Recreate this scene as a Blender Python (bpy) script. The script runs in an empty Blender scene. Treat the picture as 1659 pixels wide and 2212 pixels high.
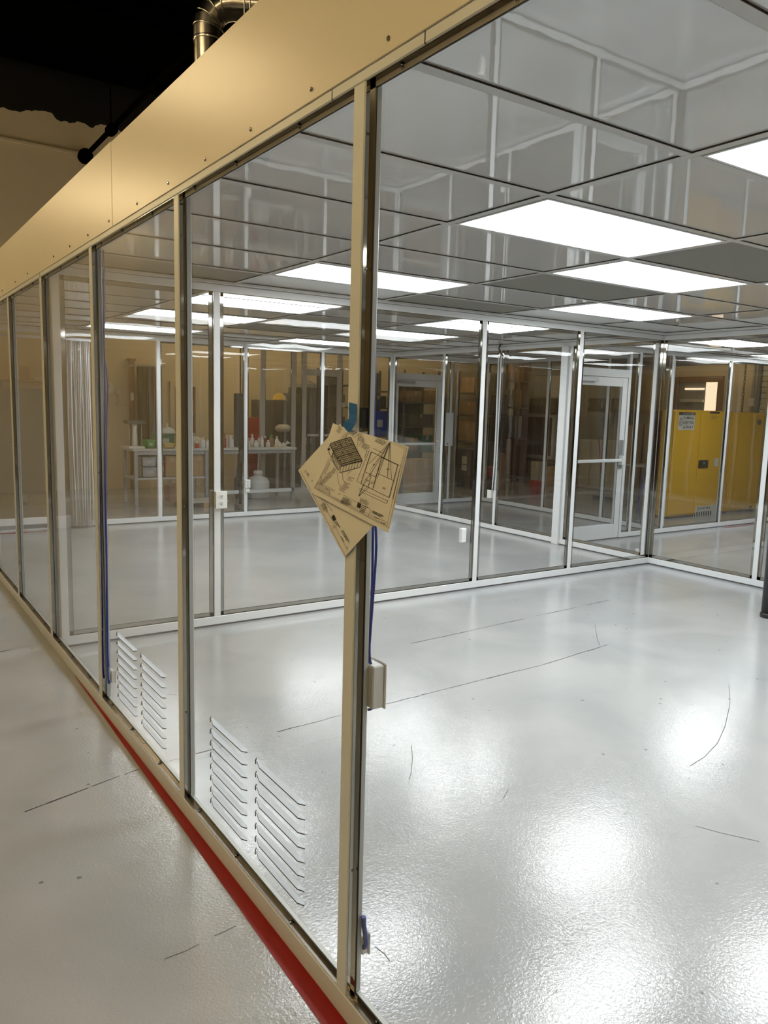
import bpy, bmesh, math, random
from mathutils import Vector, Matrix
import numpy as np
random.seed(7)
SC = bpy.context.scene
COL = SC.collection
PI = math.pi

# ------------------------------------------------------------------ camera
IMW, IMH = 1659.0, 2212.0
FPX, YAW, PITCH, ROLL = 1679.98, 0.59821, 0.13664, 0.02666
CAM = Vector((-1.01981, -1.67057, 1.67084))
_f = Vector((math.sin(YAW)*math.cos(PITCH), math.cos(YAW)*math.cos(PITCH), -math.sin(PITCH)))
_r0 = Vector((math.cos(YAW), -math.sin(YAW), 0))
_u0 = _r0.cross(_f)
CR = _r0*math.cos(ROLL) + _u0*math.sin(ROLL)
CU = -_r0*math.sin(ROLL) + _u0*math.cos(ROLL)
CF = _f
cd = bpy.data.cameras.new('camera')
cd.sensor_fit = 'VERTICAL'; cd.sensor_height = 24.0; cd.lens = 24.0*FPX/IMH
cd.clip_start = 0.02; cd.clip_end = 100
cam = bpy.data.objects.new('camera', cd); COL.objects.link(cam)
cam.matrix_world = Matrix(((CR.x, CU.x, -CF.x, CAM.x), (CR.y, CU.y, -CF.y, CAM.y), (CR.z, CU.z, -CF.z, CAM.z), (0, 0, 0, 1)))
SC.camera = cam

def at(u, v, ax, val):
    d = CF + CR*((u-IMW/2)/FPX) - CU*((v-IMH/2)/FPX)
    i = 'xyz'.index(ax)
    return CAM + d*((val-CAM[i])/d[i])

# ------------------------------------------------------------------ world, exposure, light
w = bpy.data.worlds.new('world'); SC.world = w; w.use_nodes = True
w.node_tree.nodes['Background'].inputs[0].default_value = (1.0, 0.85, 0.6, 1)
w.node_tree.nodes['Background'].inputs[1].default_value = 0.02
SC.view_settings.view_transform = 'Standard'; SC.view_settings.look = 'None'
SC.view_settings.exposure = 0.0; SC.view_settings.gamma = 1.0
SC.view_settings.use_curve_mapping = False
cy = SC.cycles
cy.use_denoising = True
cy.max_bounces = 8; cy.diffuse_bounces = 3; cy.glossy_bounces = 4; cy.transmission_bounces = 4
cy.transparent_max_bounces = 28
cy.use_light_tree = False; cy.caustics_reflective = False; cy.caustics_refractive = False
cy.sample_clamp_indirect = 6.0; cy.use_adaptive_sampling = True; cy.adaptive_threshold = 0.05; cy.adaptive_min_samples = 16
PANEL_L = 14.5          # cleanroom panel lamps
WARM = (1.0, 0.75, 0.40)
LAMP_L = 80.0          # warehouse strip lamps

# ------------------------------------------------------------------ materials
def newmat(name):
    m = bpy.data.materials.new(name); m.use_nodes = True
    nt = m.node_tree; nt.nodes.clear()
    out = nt.nodes.new('ShaderNodeOutputMaterial')
    return m, nt, out

def mat(name, col, rough=0.5, metal=0.0, ior=1.5, var=0.0, vscale=8.0, bump=0.0, bscale=40.0, coat=0.0, rvar=0.0):
    m, nt, out = newmat(name)
    N, L = nt.nodes, nt.links
    p = N.new('ShaderNodeBsdfPrincipled')
    p.inputs['Base Color'].default_value = (*col, 1); p.inputs['Roughness'].default_value = rough
    p.inputs['Metallic'].default_value = metal; p.inputs['IOR'].default_value = ior
    p.inputs['Coat Weight'].default_value = coat
    geo = N.new('ShaderNodeNewGeometry')
    if var > 0 or rvar > 0:
        nz = N.new('ShaderNodeTexNoise'); nz.inputs['Scale'].default_value = vscale; nz.inputs['Detail'].default_value = 4
        L.new(geo.outputs['Position'], nz.inputs['Vector'])
        if var > 0:
            mx = N.new('ShaderNodeMix'); mx.data_type = 'RGBA'
            mx.inputs[6].default_value = (*[c*(1-var) for c in col], 1)
            mx.inputs[7].default_value = (*[min(1, c*(1+var)) for c in col], 1)
            L.new(nz.outputs['Fac'], mx.inputs[0]); L.new(mx.outputs[2], p.inputs['Base Color'])
        if rvar > 0:
            mr = N.new('ShaderNodeMapRange'); mr.inputs[3].default_value = max(0, rough-rvar); mr.inputs[4].default_value = rough+rvar
            L.new(nz.outputs['Fac'], mr.inputs[0]); L.new(mr.outputs[0], p.inputs['Roughness'])
    if bump > 0:
        nb = N.new('ShaderNodeTexNoise'); nb.inputs['Scale'].default_value = bscale; nb.inputs['Detail'].default_value = 2
        L.new(geo.outputs['Position'], nb.inputs['Vector'])
        b = N.new('ShaderNodeBump'); b.inputs['Strength'].default_value = 1.0; b.inputs['Distance'].default_value = bump
        L.new(nb.outputs['Fac'], b.inputs['Height']); L.new(b.outputs[0], p.inputs['Normal'])
    L.new(p.outputs[0], out.inputs[0])
    return m

def emis(name, col, strength):
    m, nt, out = newmat(name)
    e = nt.nodes.new('ShaderNodeEmission'); e.inputs[0].default_value = (*col, 1); e.inputs[1].default_value = strength
    nt.links.new(e.outputs[0], out.inputs[0]); return m

def glassmat(name, tint, f0=0.04, wav=0.0015, wsc=2.2, extra=0.0, rough=0.0):
    """thin clear sheet: lets light straight through, mirrors more at grazing angles"""
    m, nt, out = newmat(name); N, L = nt.nodes, nt.links
    geo = N.new('ShaderNodeNewGeometry')
    dot = N.new('ShaderNodeVectorMath'); dot.operation = 'DOT_PRODUCT'
    L.new(geo.outputs['Incoming'], dot.inputs[0]); L.new(geo.outputs['Normal'], dot.inputs[1])
    def mth(op, a, b=None):
        n = N.new('ShaderNodeMath'); n.operation = op
        for i, s in enumerate((a, b)):
            if s is None: continue
            if isinstance(s, (int, float)): n.inputs[i].default_value = s
            else: L.new(s, n.inputs[i])
        return n.outputs[0]
    ab = mth('ABSOLUTE', dot.outputs['Value']); om = mth('SUBTRACT', 1.0, ab)
    p5 = mth('POWER', om, 5.0); fr = mth('ADD', mth('MULTIPLY', p5, 1-f0), f0)
    tr = N.new('ShaderNodeBsdfTransparent'); tr.inputs[0].default_value = (*tint, 1)
    gl = N.new('ShaderNodeBsdfGlossy'); gl.inputs['Roughness'].default_value = rough
    nb = N.new('ShaderNodeTexNoise'); nb.inputs['Scale'].default_value = wsc; nb.inputs['Detail'].default_value = 1.5
    L.new(geo.outputs['Position'], nb.inputs['Vector'])
    b = N.new('ShaderNodeBump'); b.inputs['Distance'].default_value = wav; b.inputs['Strength'].default_value = 1.0
    L.new(nb.outputs['Fac'], b.inputs['Height']); L.new(b.outputs[0], gl.inputs['Normal'])
    mx = N.new('ShaderNodeMixShader'); L.new(fr, mx.inputs[0]); L.new(tr.outputs[0], mx.inputs[1]); L.new(gl.outputs[0], mx.inputs[2])
    last = mx.outputs[0]
    if extra > 0:
        df = N.new('ShaderNodeBsdfTranslucent'); df.inputs[0].default_value = (.95, .96, .97, 1)
        m2 = N.new('ShaderNodeMixShader'); m2.inputs[0].default_value = extra
        L.new(last, m2.inputs[1]); L.new(df.outputs[0], m2.inputs[2]); last = m2.outputs[0]
    L.new(last, out.inputs[0]); return m

def floormat():
    m, nt, out = newmat('epoxy_floor'); N, L = nt.nodes, nt.links
    p = N.new('ShaderNodeBsdfPrincipled'); geo = N.new('ShaderNodeNewGeometry')
    def noise(sc, det=3, dist=0):
        n = N.new('ShaderNodeTexNoise'); n.inputs['Scale'].default_value = sc; n.inputs['Detail'].default_value = det
        n.inputs['Distortion'].default_value = dist
        L.new(geo.outputs['Position'], n.inputs['Vector']); return n.outputs['Fac']
    r = N.new('ShaderNodeValToRGB'); r.color_ramp.elements[0].color = (.345, .355, .357, 1); r.color_ramp.elements[1].color = (.41, .413, .41, 1)
    r.color_ramp.elements[0].position = .35; r.color_ramp.elements[1].position = .62
    L.new(noise(1.3, 6, .6), r.inputs[0])
    # scattered dark flecks and scuffs
    vo = N.new('ShaderNodeTexVoronoi'); vo.inputs['Scale'].default_value = 7.5; L.new(geo.outputs['Position'], vo.inputs['Vector'])
    s1 = N.new('ShaderNodeMath'); s1.operation = 'LESS_THAN'; s1.inputs[1].default_value = .065; L.new(vo.outputs['Distance'], s1.inputs[0])
    n9 = noise(6, 1)
    s2 = N.new('ShaderNodeMath'); s2.operation = 'GREATER_THAN'; s2.inputs[1].default_value = .53; L.new(n9, s2.inputs[0])
    s3 = N.new('ShaderNodeMath'); s3.operation = 'MULTIPLY'; L.new(s1.outputs[0], s3.inputs[0]); L.new(s2.outputs[0], s3.inputs[1])
    s4 = N.new('ShaderNodeMath'); s4.operation = 'MULTIPLY'; s4.inputs[1].default_value = .75; L.new(s3.outputs[0], s4.inputs[0])
    mx = N.new('ShaderNodeMix'); mx.data_type = 'RGBA'; mx.inputs[7].default_value = (.13, .13, .12, 1)
    L.new(s4.outputs[0], mx.inputs[0]); L.new(r.outputs[0], mx.inputs[6]); L.new(mx.outputs[2], p.inputs['Base Color'])
    p.inputs['IOR'].default_value = 1.72
    mr = N.new('ShaderNodeMapRange'); mr.inputs[3].default_value = .09; mr.inputs[4].default_value = .16
    L.new(noise(3, 4), mr.inputs[0]); L.new(mr.outputs[0], p.inputs['Roughness'])
    b1 = N.new('ShaderNodeBump'); b1.inputs['Distance'].default_value = .0007; L.new(noise(90, 3, .8), b1.inputs['Height'])
    b2 = N.new('ShaderNodeBump'); b2.inputs['Distance'].default_value = .0006; L.new(noise(9, 2), b2.inputs['Height'])
    L.new(b1.outputs[0], b2.inputs['Normal']); L.new(b2.outputs[0], p.inputs['Normal'])
    L.new(p.outputs[0], out.inputs[0]); return m

def backwallmat():
    """cream wall whose upper part is sprayed black with a ragged edge"""
    m, nt, out = newmat('cream_wall_black_top'); N, L = nt.nodes, nt.links
    p = N.new('ShaderNodeBsdfPrincipled'); p.inputs['Roughness'].default_value = .6
    geo = N.new('ShaderNodeNewGeometry'); sep = N.new('ShaderNodeSeparateXYZ'); L.new(geo.outputs['Position'], sep.inputs[0])
    nz = N.new('ShaderNodeTexNoise'); nz.inputs['Scale'].default_value = 2.2; nz.inputs['Detail'].default_value = 3; L.new(geo.outputs['Position'], nz.inputs['Vector'])
    a = N.new('ShaderNodeMath'); a.operation = 'MULTIPLY_ADD'; a.inputs[1].default_value = .5; L.new(nz.outputs['Fac'], a.inputs[0]); L.new(sep.outputs['Z'], a.inputs[2])
    g = N.new('ShaderNodeMath'); g.operation = 'GREATER_THAN'; g.inputs[1].default_value = 6.6; L.new(a.outputs[0], g.inputs[0])
    mx = N.new('ShaderNodeMix'); mx.data_type = 'RGBA'; mx.inputs[6].default_value = (.66, .58, .42, 1); mx.inputs[7].default_value = (.004, .004, .004, 1)
    L.new(g.outputs[0], mx.inputs[0]); L.new(mx.outputs[2], p.inputs['Base Color']); L.new(p.outputs[0], out.inputs[0]); return m

M = {}
M['floor'] = floormat()
M['backwall'] = backwallmat()
M['cream'] = mat('cream_wall', (.66, .58, .42), .6, var=.05, vscale=1.5)
M['black'] = mat('black_paint', (.0012, .0012, .0012), 1.0, ior=1.05)
M['header'] = mat('header_paint', (.72, .65, .49), .30, var=.02, vscale=2, bump=.0006, bscale=3)
M['white'] = mat('white_powder_coat', (.76, .77, .77), .32, var=.02, vscale=5)
M['white_warm'] = mat('white_coat_warm_lit', (.66, .67, .62), .35, var=.03, vscale=5)  # same coat as the inner white, with warm aisle light tinted in
M['polish'] = mat('polished_trim', (.50, .49, .45), .05, metal=1.0)
M['trim_warm_glow'] = mat('warm_glow_trim', (.90, .84, .66), .4)  # warm lit look of the head trim painted into its colour
M['shadow'] = mat('dark_gap', (.06, .06, .055), .6)
M['trim_dark_reflect'] = mat('dark_reflection_trim', (.16, .15, .13), .08, metal=1.0)  # dark reflections under the header painted into the trim colour
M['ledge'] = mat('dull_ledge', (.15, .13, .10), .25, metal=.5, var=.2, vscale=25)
M['gasket'] = mat('black_gasket', (.012, .012, .012), .5)
M['tile'] = mat('glossy_ceiling_tile', (.64, .64, .63), .02, ior=3.1, bump=.00010, bscale=14)
M['tee'] = mat('ceiling_tee', (.55, .55, .54), .25)
M['filter'] = mat('grey_filter_screen', (.17, .17, .155), .6, var=.06, vscale=30)
M['panel_light'] = emis('lit_panel', (.955, 1.0, 1.02), PANEL_L)
M['glass'] = glassmat('clear_acrylic', (.975, .978, .975))
M['strip'] = glassmat('clear_vinyl_strip', (.93, .93, .93), f0=.14, wav=.004, wsc=14, extra=.12, rough=.03)
M['strip_highlight'] = mat('strip_highlight', (.85, .86, .87), .12)  # pale edge tubes stand in for white highlights on the strips
M['louver'] = glassmat('frosted_louver', (.9, .9, .9), f0=.08, wav=.0, extra=.9, rough=.1)
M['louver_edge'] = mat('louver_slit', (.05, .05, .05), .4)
M['screw'] = mat('screw_metal', (.25, .25, .23), .25, metal=1.0)
M['tape_red'] = mat('red_tape', (.30, .006, .005), .45, var=.12, vscale=14, bump=.0005, bscale=60)
M['tape_blue'] = mat('blue_painter_tape', (.008, .11, .33), .7, bump=.0003, bscale=200)
M['paper'] = mat('paper', (.78, .75, .64), .8, var=.03, vscale=12)
M['ink'] = mat('black_ink', (.03, .025, .02), .8)
M['ink_thin'] = mat('grey_ink', (.12, .10, .07), .8)
M['blue_cable'] = mat('blue_cable', (.012, .03, .26), .4)
M['white_plastic'] = mat('white_plastic', (.78, .78, .74), .4)
M['slot'] = mat('dark_slot', (.02, .02, .02), .6)
M['galv'] = mat('galvanised_duct', (.62, .60, .55), .22, metal=1.0, var=.2, vscale=6)
M['yellow'] = mat('yellow_cabinet_paint', (.62, .35, .02), .35)
M['warm_lamp'] = emis('warm_lamp_tube', WARM, LAMP_L)
M['warm_lamp_mid'] = emis('warm_lamp_tube_mid', WARM, LAMP_L*.6)
M['warm_fill_dim'] = emis('warm_fill_tube_dim', WARM, LAMP_L*.38)
M['doorway_glow'] = emis('bright_doorway', (1.0, .72, .48), 1.6)
M['card'] = mat('cardboard', (.42, .27, .14), .8, var=.08, vscale=10)
M['card2'] = mat('cardboard_brown', (.33, .20, .11), .8, var=.08, vscale=10)
M['cardtape'] = mat('packing_tape', (.50, .38, .22), .4)
M['grey'] = mat('grey_paint', (.30, .31, .31), .5, var=.04)
M['dgrey'] = mat('dark_grey', (.09, .09, .088), .5, var=.1)
M['black_plastic'] = mat('black_plastic', (.015, .015, .015), .35)
M['steel_white'] = mat('pale_grey_coat', (.50, .50, .49), .4)
M['steel'] = mat('grey_steel', (.42, .44, .46), .35, metal=.6)
M['bench'] = mat('bench_top', (.55, .55, .52), .35)
M['green'] = mat('green_plastic', (.03, .30, .04), .45)
M['dgreen'] = mat('teal_plastic', (.02, .16, .09), .45)
M['red'] = mat('red_plastic', (.40, .03, .02), .45)
M['blue'] = mat('blue_plastic', (.02, .05, .35), .45)
M['lyellow'] = mat('yellow_plastic', (.70, .50, .12), .5)
M['hdpe'] = mat('white_bottle', (.72, .72, .68), .5)
M['brown'] = mat('brown_panel', (.22, .11, .06), .6, var=.1, vscale=5)
M['curtain'] = mat('grey_sheet', (.20, .20, .19), .6, var=.08, vscale=3)
M['wood'] = mat('pale_wood', (.52, .34, .20), .6, var=.12, vscale=9)
M['orange'] = mat('red_orange_box', (.55, .07, .04), .5)
M['label'] = mat('grey_label', (.50, .49, .44), .5)
M['clearbottle'] = mat('pale_bottle', (.62, .60, .58), .15, ior=1.5)
M['amber'] = mat('amber_bottle', (.30, .06, .03), .2)

# ------------------------------------------------------------------ mesh helpers
class MB:
    def __init__(s): s.v = []; s.f = []; s.mi = []; s.sm = []
    def quad(s, a, b, c, d, mi=0):
        n = len(s.v); s.v += [tuple(a), tuple(b), tuple(c), tuple(d)]; s.f.append((n, n+1, n+2, n+3)); s.mi.append(mi); s.sm.append(False); return s
    def box(s, x0, y0, z0, x1, y1, z1, mi=0):
        x0, x1 = min(x0, x1), max(x0, x1); y0, y1 = min(y0, y1), max(y0, y1); z0, z1 = min(z0, z1), max(z0, z1)
        n = len(s.v)
        s.v += [(x0,y0,z0),(x1,y0,z0),(x1,y1,z0),(x0,y1,z0),(x0,y0,z1),(x1,y0,z1),(x1,y1,z1),(x0,y1,z1)]
        for q in ((0,3,2,1),(4,5,6,7),(0,1,5,4),(1,2,6,5),(2,3,7,6),(3,0,4,7)):
            s.f.append(tuple(n+i for i in q)); s.mi.append(mi); s.sm.append(False)
        return s
    def cbox(s, x0, y0, z0, x1, y1, z1, c=.003, mi=0):
        """box with chamfered edges"""
        x0, x1 = min(x0, x1), max(x0, x1); y0, y1 = min(y0, y1), max(y0, y1); z0, z1 = min(z0, z1), max(z0, z1)
        c = min(c, (x1-x0)/2.5, (y1-y0)/2.5, (z1-z0)/2.5)
        n = len(s.v); idx = {}
        X, Y, Z = (x0, x1), (y0, y1), (z0, z1); k = 0
        for i in (0, 1):
            for j in (0, 1):
                for l in (0, 1):
                    sx, sy, sz = (1, -1)[i], (1, -1)[j], (1, -1)[l]
                    for a in range(3):
                        p = [X[i]+sx*c, Y[j]+sy*c, Z[l]+sz*c]; p[a] = (X[i], Y[j], Z[l])[a]
                        s.v.append(tuple(p)); idx[(i, j, l, a)] = n+k; k += 1
        cen = Vector(((x0+x1)/2, (y0+y1)/2, (z0+z1)/2))
        def add(ids):
            vs = [Vector(s.v[q]) for q in ids]
            nn = (vs[1]-vs[0]).cross(vs[2]-vs[0]); m = sum(vs, Vector())/len(vs)
            if nn.dot(m-cen) < 0: ids = ids[::-1]
            s.f.append(tuple(ids)); s.mi.append(mi); s.sm.append(False)
        for a in range(3):
            b, d = [q for q in range(3) if q != a]
            for e in (0, 1):
                ids = []
                for (p, q) in ((0, 0), (1, 0), (1, 1), (0, 1)):
                    t = [0, 0, 0]; t[a] = e; t[b] = p; t[d] = q; ids.append(idx[(*t, a)])
                add(ids)
            for p in (0, 1):
                for q in (0, 1):
                    t0 = [0, 0, 0]; t0[a] = 0; t0[b] = p; t0[d] = q; t1 = list(t0); t1[a] = 1
                    add([idx[(*t0, b)], idx[(*t1, b)], idx[(*t1, d)], idx[(*t0, d)]])
        for i in (0, 1):
            for j in (0, 1):
                for l in (0, 1): add([idx[(i, j, l, 0)], idx[(i, j, l, 1)], idx[(i, j, l, 2)]])
        return s
    def tube(s, pts, r, n=8, cap=True, mi=0):
        pts = [Vector(p) for p in pts]; rs = r if isinstance(r, (list, tuple)) else [r]*len(pts)
        base = len(s.v); up = None
        for i, p in enumerate(pts):
            t = (pts[min(i+1, len(pts)-1)]-pts[max(i-1, 0)]).normalized()
            if up is None: up = t.orthogonal().normalized()
            else: up = (up-t*up.dot(t)).normalized()
            b = t.cross(up)
            for k in range(n):
                a = 2*PI*k/n; s.v.append(tuple(p+(up*math.cos(a)+b*math.sin(a))*rs[i]))
        for i in range(len(pts)-1):
            for k in range(n):
                k2 = (k+1) % n; s.f.append((base+i*n+k, base+i*n+k2, base+(i+1)*n+k2, base+(i+1)*n+k)); s.mi.append(mi); s.sm.append(True)
        if cap:
            s.f.append(tuple(base+k for k in range(n))[::-1]); s.f.append(tuple(base+(len(pts)-1)*n+k for k in range(n))); s.mi += [mi, mi]; s.sm += [False, False]
        return s
    def lathe(s, c, prof, n=14, mi=0):
        """prof: (radius, z) from the bottom up around point c"""
        return s.tube([(c[0], c[1], c[2]+z) for _, z in prof], [r for r, _ in prof], n, True, mi)
    def build(s, name, m, parent=None, smooth=False, origin=None):
        me = bpy.data.meshes.new(name)
        o0 = origin if origin is not None else (parent.matrix_world.translation if parent is not None and parent.type == 'EMPTY' else (ROOTLOC.get(parent.name, Vector()) if parent is not None else Vector()))
        o0 = Vector(o0)
        if parent is not None: o0 = ROOTLOC.get(parent.name, Vector())
        me.from_pydata([tuple(Vector(v)-o0) for v in s.v], [], s.f)
        for mm in (m if isinstance(m, (list, tuple)) else [m]): me.materials.append(M[mm] if isinstance(mm, str) else mm)
        me.polygons.foreach_set('material_index', s.mi)
        me.polygons.foreach_set('use_smooth', [bool(q or smooth) for q in s.sm])
        me.update()
        o = bpy.data.objects.new(name, me); COL.objects.link(o)
        if parent is not None: o.parent = parent
        else: o.location = o0
        ROOTLOC[o.name] = o0
        return o
ROOTLOC = {}
def tag(o, label=None, cat=None, group=None, kind=None):
    if label: o['label'] = label
    if cat: o['category'] = cat
    if group: o['group'] = group
    if kind: o['kind'] = kind
    return o
def thing(name, loc, label=None, cat=None, group=None, kind=None):
    o = bpy.data.objects.new(name, None); o.empty_display_size = .05; COL.objects.link(o)
    o.location = loc; ROOTLOC[o.name] = Vector(loc)
    return tag(o, label, cat, group, kind)
def box(name, m, parent, *a, c=.003): return MB().cbox(*a, c=c).build(name, m, parent)
def copy_thing(root, loc, label):
    r = root.copy(); COL.objects.link(r); r.location = loc; r['label'] = label
    for ch in root.children:
        c = ch.copy(); COL.objects.link(c); c.parent = r
        for g in ch.children:
            d = g.copy(); COL.objects.link(d); d.parent = c
    return r

# ------------------------------------------------------------------ main dimensions (metres)
S = 1.2585            # post spacing
HR = .074             # floor rail height
ZB = 2.412            # underside of the header rail outside
ZI = 2.435            # underside of the inner head rails
ZC = 2.507            # ceiling plane
T = .05               # tube width
Y2, Y4, Y8 = 3.69, 8.77, 8.90
X3, Y6, X7 = 6.20, 5.00, 8.27
YN = -3.85            # near end of the clean room (behind the camera)
GX, GY, OX, OY = 1.27, .635, .033, .008

# ------------------------------------------------------------------ building shell
fl = MB().box(-8, -9, -.2, 14, 13.2, 0).build('floor', 'floor'); tag(fl, 'glossy light grey epoxy floor running under the glass rooms', 'floor', kind='structure')
wb = MB().box(-8, 13.0, 0, 14, 13.2, 7.2).build('wall_back', 'backwall'); tag(wb, 'cream building wall with a ragged black painted top', 'wall', kind='structure')
wl = MB().box(-6.2, -9, 0, -6.0, 13.2, 7.2).build('wall_left', 'cream'); tag(wl, 'cream side wall of the building beyond the aisle', 'wall', kind='structure')
wr = MB().box(14, -9, 0, 14.2, 13.2, 7.2).build('wall_right', 'cream'); tag(wr, 'cream building wall behind the yellow cabinets', 'wall', kind='structure')
wn = MB().box(-8, -9.2, 0, 14, -9, 7.2).build('wall_near', 'cream'); tag(wn, 'cream building wall behind the viewer', 'wall', kind='structure')
ce = thing('ceiling', (0, 0, 7.2), 'black painted roof deck high above the glass rooms', 'ceiling', kind='structure')
MB().box(-8, -9, 7.2, 14, 13.2, 7.4).build('roof_deck', 'black', ce)
for k in range(9):
    y = -6+2.3*k
    MB().box(-8, y, 6.9, 14, y+.12, 7.2).build('roof_beam', 'black', ce)
box('conduit', 'cream', wb, -8, 12.95, 5.78, 2.5, 12.999, 5.84, c=.01)

# floor joints: shallow saw cuts, irregular and broken
def joint(pts, gap=.25, wdt=.004):
    mb = MB()
    for (a, b) in zip(pts[:-1], pts[1:]):
        a, b = Vector(a), Vector(b); d = b-a; Ln = d.length; d.normalize(); nrm = Vector((-d.y, d.x, 0)); t = 0
        while t < Ln:
            l = min(random.uniform(.05, .35), Ln-t)
            if random.random() > gap:
                w2 = wdt*random.uniform(.35, .8); off = nrm*random.uniform(-.003, .003); p, q = a+d*t+off, a+d*(t+l)+off
                z = Vector((0, 0, .0009))
                mb.quad(p-nrm*w2+z, q-nrm*w2*.6+z, q+nrm*w2*.6+z, p+nrm*w2+z)
            t += l+random.uniform(.0, .02)
    o = mb.build('floor_joint', 'slot', fl); o['kind'] = 'stuff'; return o
joint([(-3.5, 1.35, 0), (-.63, 1.54, 0), (-.05, 1.70, 0), (.8, 1.757, 0), (2.67, 1.82, 0), (3.4, 1.9, 0)], .12, .0055)
joint([(2.17, 2.618, 0), (4.5, 2.79, 0)], .3, .005)
joint([(-.9, 3.70, 0), (-.02, 3.85, 0)], .3, .009)
def scuff(pts, r=.0016):
    mb = MB()
    P = [Vector(p) for p in pts]
    for a, b in zip(P[:-1], P[1:]):
        d = (b-a).normalized(); n = Vector((-d.y, d.x, 0))*r; z = Vector((0, 0, .0008))
        mb.quad(a-n+z, b-n+z, b+n+z, a+n+z)
    return mb.build('scuff_mark', 'dgrey', fl)
def fpix(l): return [at(u, v, 'z', 0) for u, v in l]
for l in ([(1575,1480),(1577,1520),(1566,1570),(1550,1605),(1522,1635),(1490,1655)], [(889,1610),(891,1640),(888,1670),(884,1685)], [(1087,1725),(1092,1716),(1098,1704)],
          [(1505,1785),(1560,1800),(1640,1818)], [(810,2045),(830,2060),(842,2076)], [(463,2022),(490,2010),(510,2000)], [(355,2072),(400,2055),(430,2040)], [(1285,1350),(1290,1380),(1296,1395)]):
    scuff(fpix(l))

# ------------------------------------------------------------------ glazed walls
def screw_mesh():
    mb = MB().lathe((0, 0, 0), [(.0045, 0), (.0045, .002), (.0025, .0035)], 8)
    me = bpy.data.meshes.new('screw'); me.from_pydata(mb.v, [], mb.f); me.materials.append(M['screw']); return me
SCREW = screw_mesh()
def screw(parent, p, axis):
    o = bpy.data.objects.new('screw', SCREW); COL.objects.link(o); o.parent = parent
    o.location = Vector(p)-ROOTLOC.get(parent.name, Vector())
    o.rotation_euler = {'-x': (0, -PI/2, 0), '+x': (0, PI/2, 0), '-y': (PI/2, 0, 0), '+z': (0, 0, 0), '-z': (PI, 0, 0)}[axis]
    return o

def glass_wall(root, axis, c, posts, z0, z1, ptop, paint, leg=.013, inset=.026, skip=(), pw=T, screws=False, bottoms=True, ends=None, flip=False):
    """axis: the direction the wall runs. c: its near face. posts: low edges along axis."""
    def B(a0, b0, z0_, a1, b1, z1_):          # a along, b through
        if axis == 'y': return (b0, a0, z0_, b1, a1, z1_)
        return (a0, b0, z0_, a1, b1, z1_)
    d = lambda t: (c+T-t) if flip else (c+t)
    n = len(posts)
    lo, hi = (posts[0], posts[-1]+pw) if ends is None else ends
    for p in posts:
        po = MB().cbox(*B(p, c, z0, p+pw, c+T, ptop), c=.003).build('post', paint, root)
        if screws:
            for zz in (.42, 1.25, 2.02):
                screw(po, (c+.013, p-.0001, zz+random.uniform(-.04, .04)), '-y')
    if bottoms: MB().cbox(*B(lo, c, 0.012, hi, c+T, z0), c=.003).build('floor_rail', paint, root); MB().box(*B(lo, c+.004, 0, hi, c+T-.004, .012)).build('base_strip', 'dgrey' if paint == 'white' else 'white_warm', root)
    MB().cbox(*B(lo, c, z1, hi, c+T, z1+.05), c=.003).build('head_rail', paint, root)
    for k in range(n-1):
        if k in skip: continue
        a, b = posts[k]+pw, posts[k+1]; t = .0016
        fr = MB(); i0, i1 = (d(.004), d(inset))
        # polished angle lining the opening: one leg on the tube, one leg facing out
        fr.box(*B(a, i0, z0, a+t, i1, z1)); fr.box(*B(b-t, i0, z0, b, i1, z1))
        fr.box(*B(a, i0, z0, b, i1, z0+t)); fr.box(*B(a, i0, z1-t, b, i1, z1))
        MI = 0; nf = len(fr.f)
        j0, j1 = d(inset-.001), d(inset+.0015)
        fr.box(*B(a, j0, z0, a+leg, j1, z1)); fr.box(*B(b-leg, j0, z0, b, j1, z1))
        fr.box(*B(a, j0, z0, b, j1, z0+leg)); fr.box(*B(a, j0, z1-leg, b, j1, z1))
        fr.mi[nf:] = [MI]*(len(fr.f)-nf)
        fr.mi[12:18] = [1 if paint == 'white_warm' else 0]*6
        fr.mi[18:24] = [2 if paint == 'white_warm' else 0]*6
        fo = fr.build('glazing_frame', ['polish', 'ledge', 'trim_dark_reflect', 'trim_warm_glow'], root)
        g = MB(); e = .0022; h0, h1 = d(inset+.0002), d(inset+.003)
        g.box(*B(a+leg, h0, z0+leg, a+leg+e, h1, z1-leg)); g.box(*B(b-leg-e, h0, z0+leg, b-leg, h1, z1-leg))
        g.box(*B(a+leg, h0, z0+leg, b-leg, h1, z0+leg+e)); g.box(*B(a+leg, h0, z1-leg-e, b-leg, h1, z1-leg))
        if paint == 'white_warm': fo.data.polygons.foreach_set('material_index', [m_ if not (42 <= q_ < 48) else 3 for q_, m_ in enumerate(fr.mi)])
        go = g.build('gasket', 'gasket', fo)
        p0, p1 = d(inset+.003), d(inset+.0075)
        MB().box(*B(a+.002, p0, z0+.003, b-.002, p1, z1-.003)).build('pane', 'glass', root)
        if screws:
            for q in (a+.30, a+.72, a+1.08):
                if q < b-.05:
                    screw(fo, (c+.014, q, z0+.0025), '+z'); screw(fo, (c+.014, q, z1-.0025), '-z')
                    screw(fo, (d(inset-.002), q+.006, z0+leg*.5), '-x'); screw(fo, (d(inset-.002), q+.006, z1-leg*.5), '-x')
            for zz in (.42, 1.25, 2.02): screw(fo, (d(inset-.002), a+leg*.5, zz), '-x')
    return root

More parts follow.
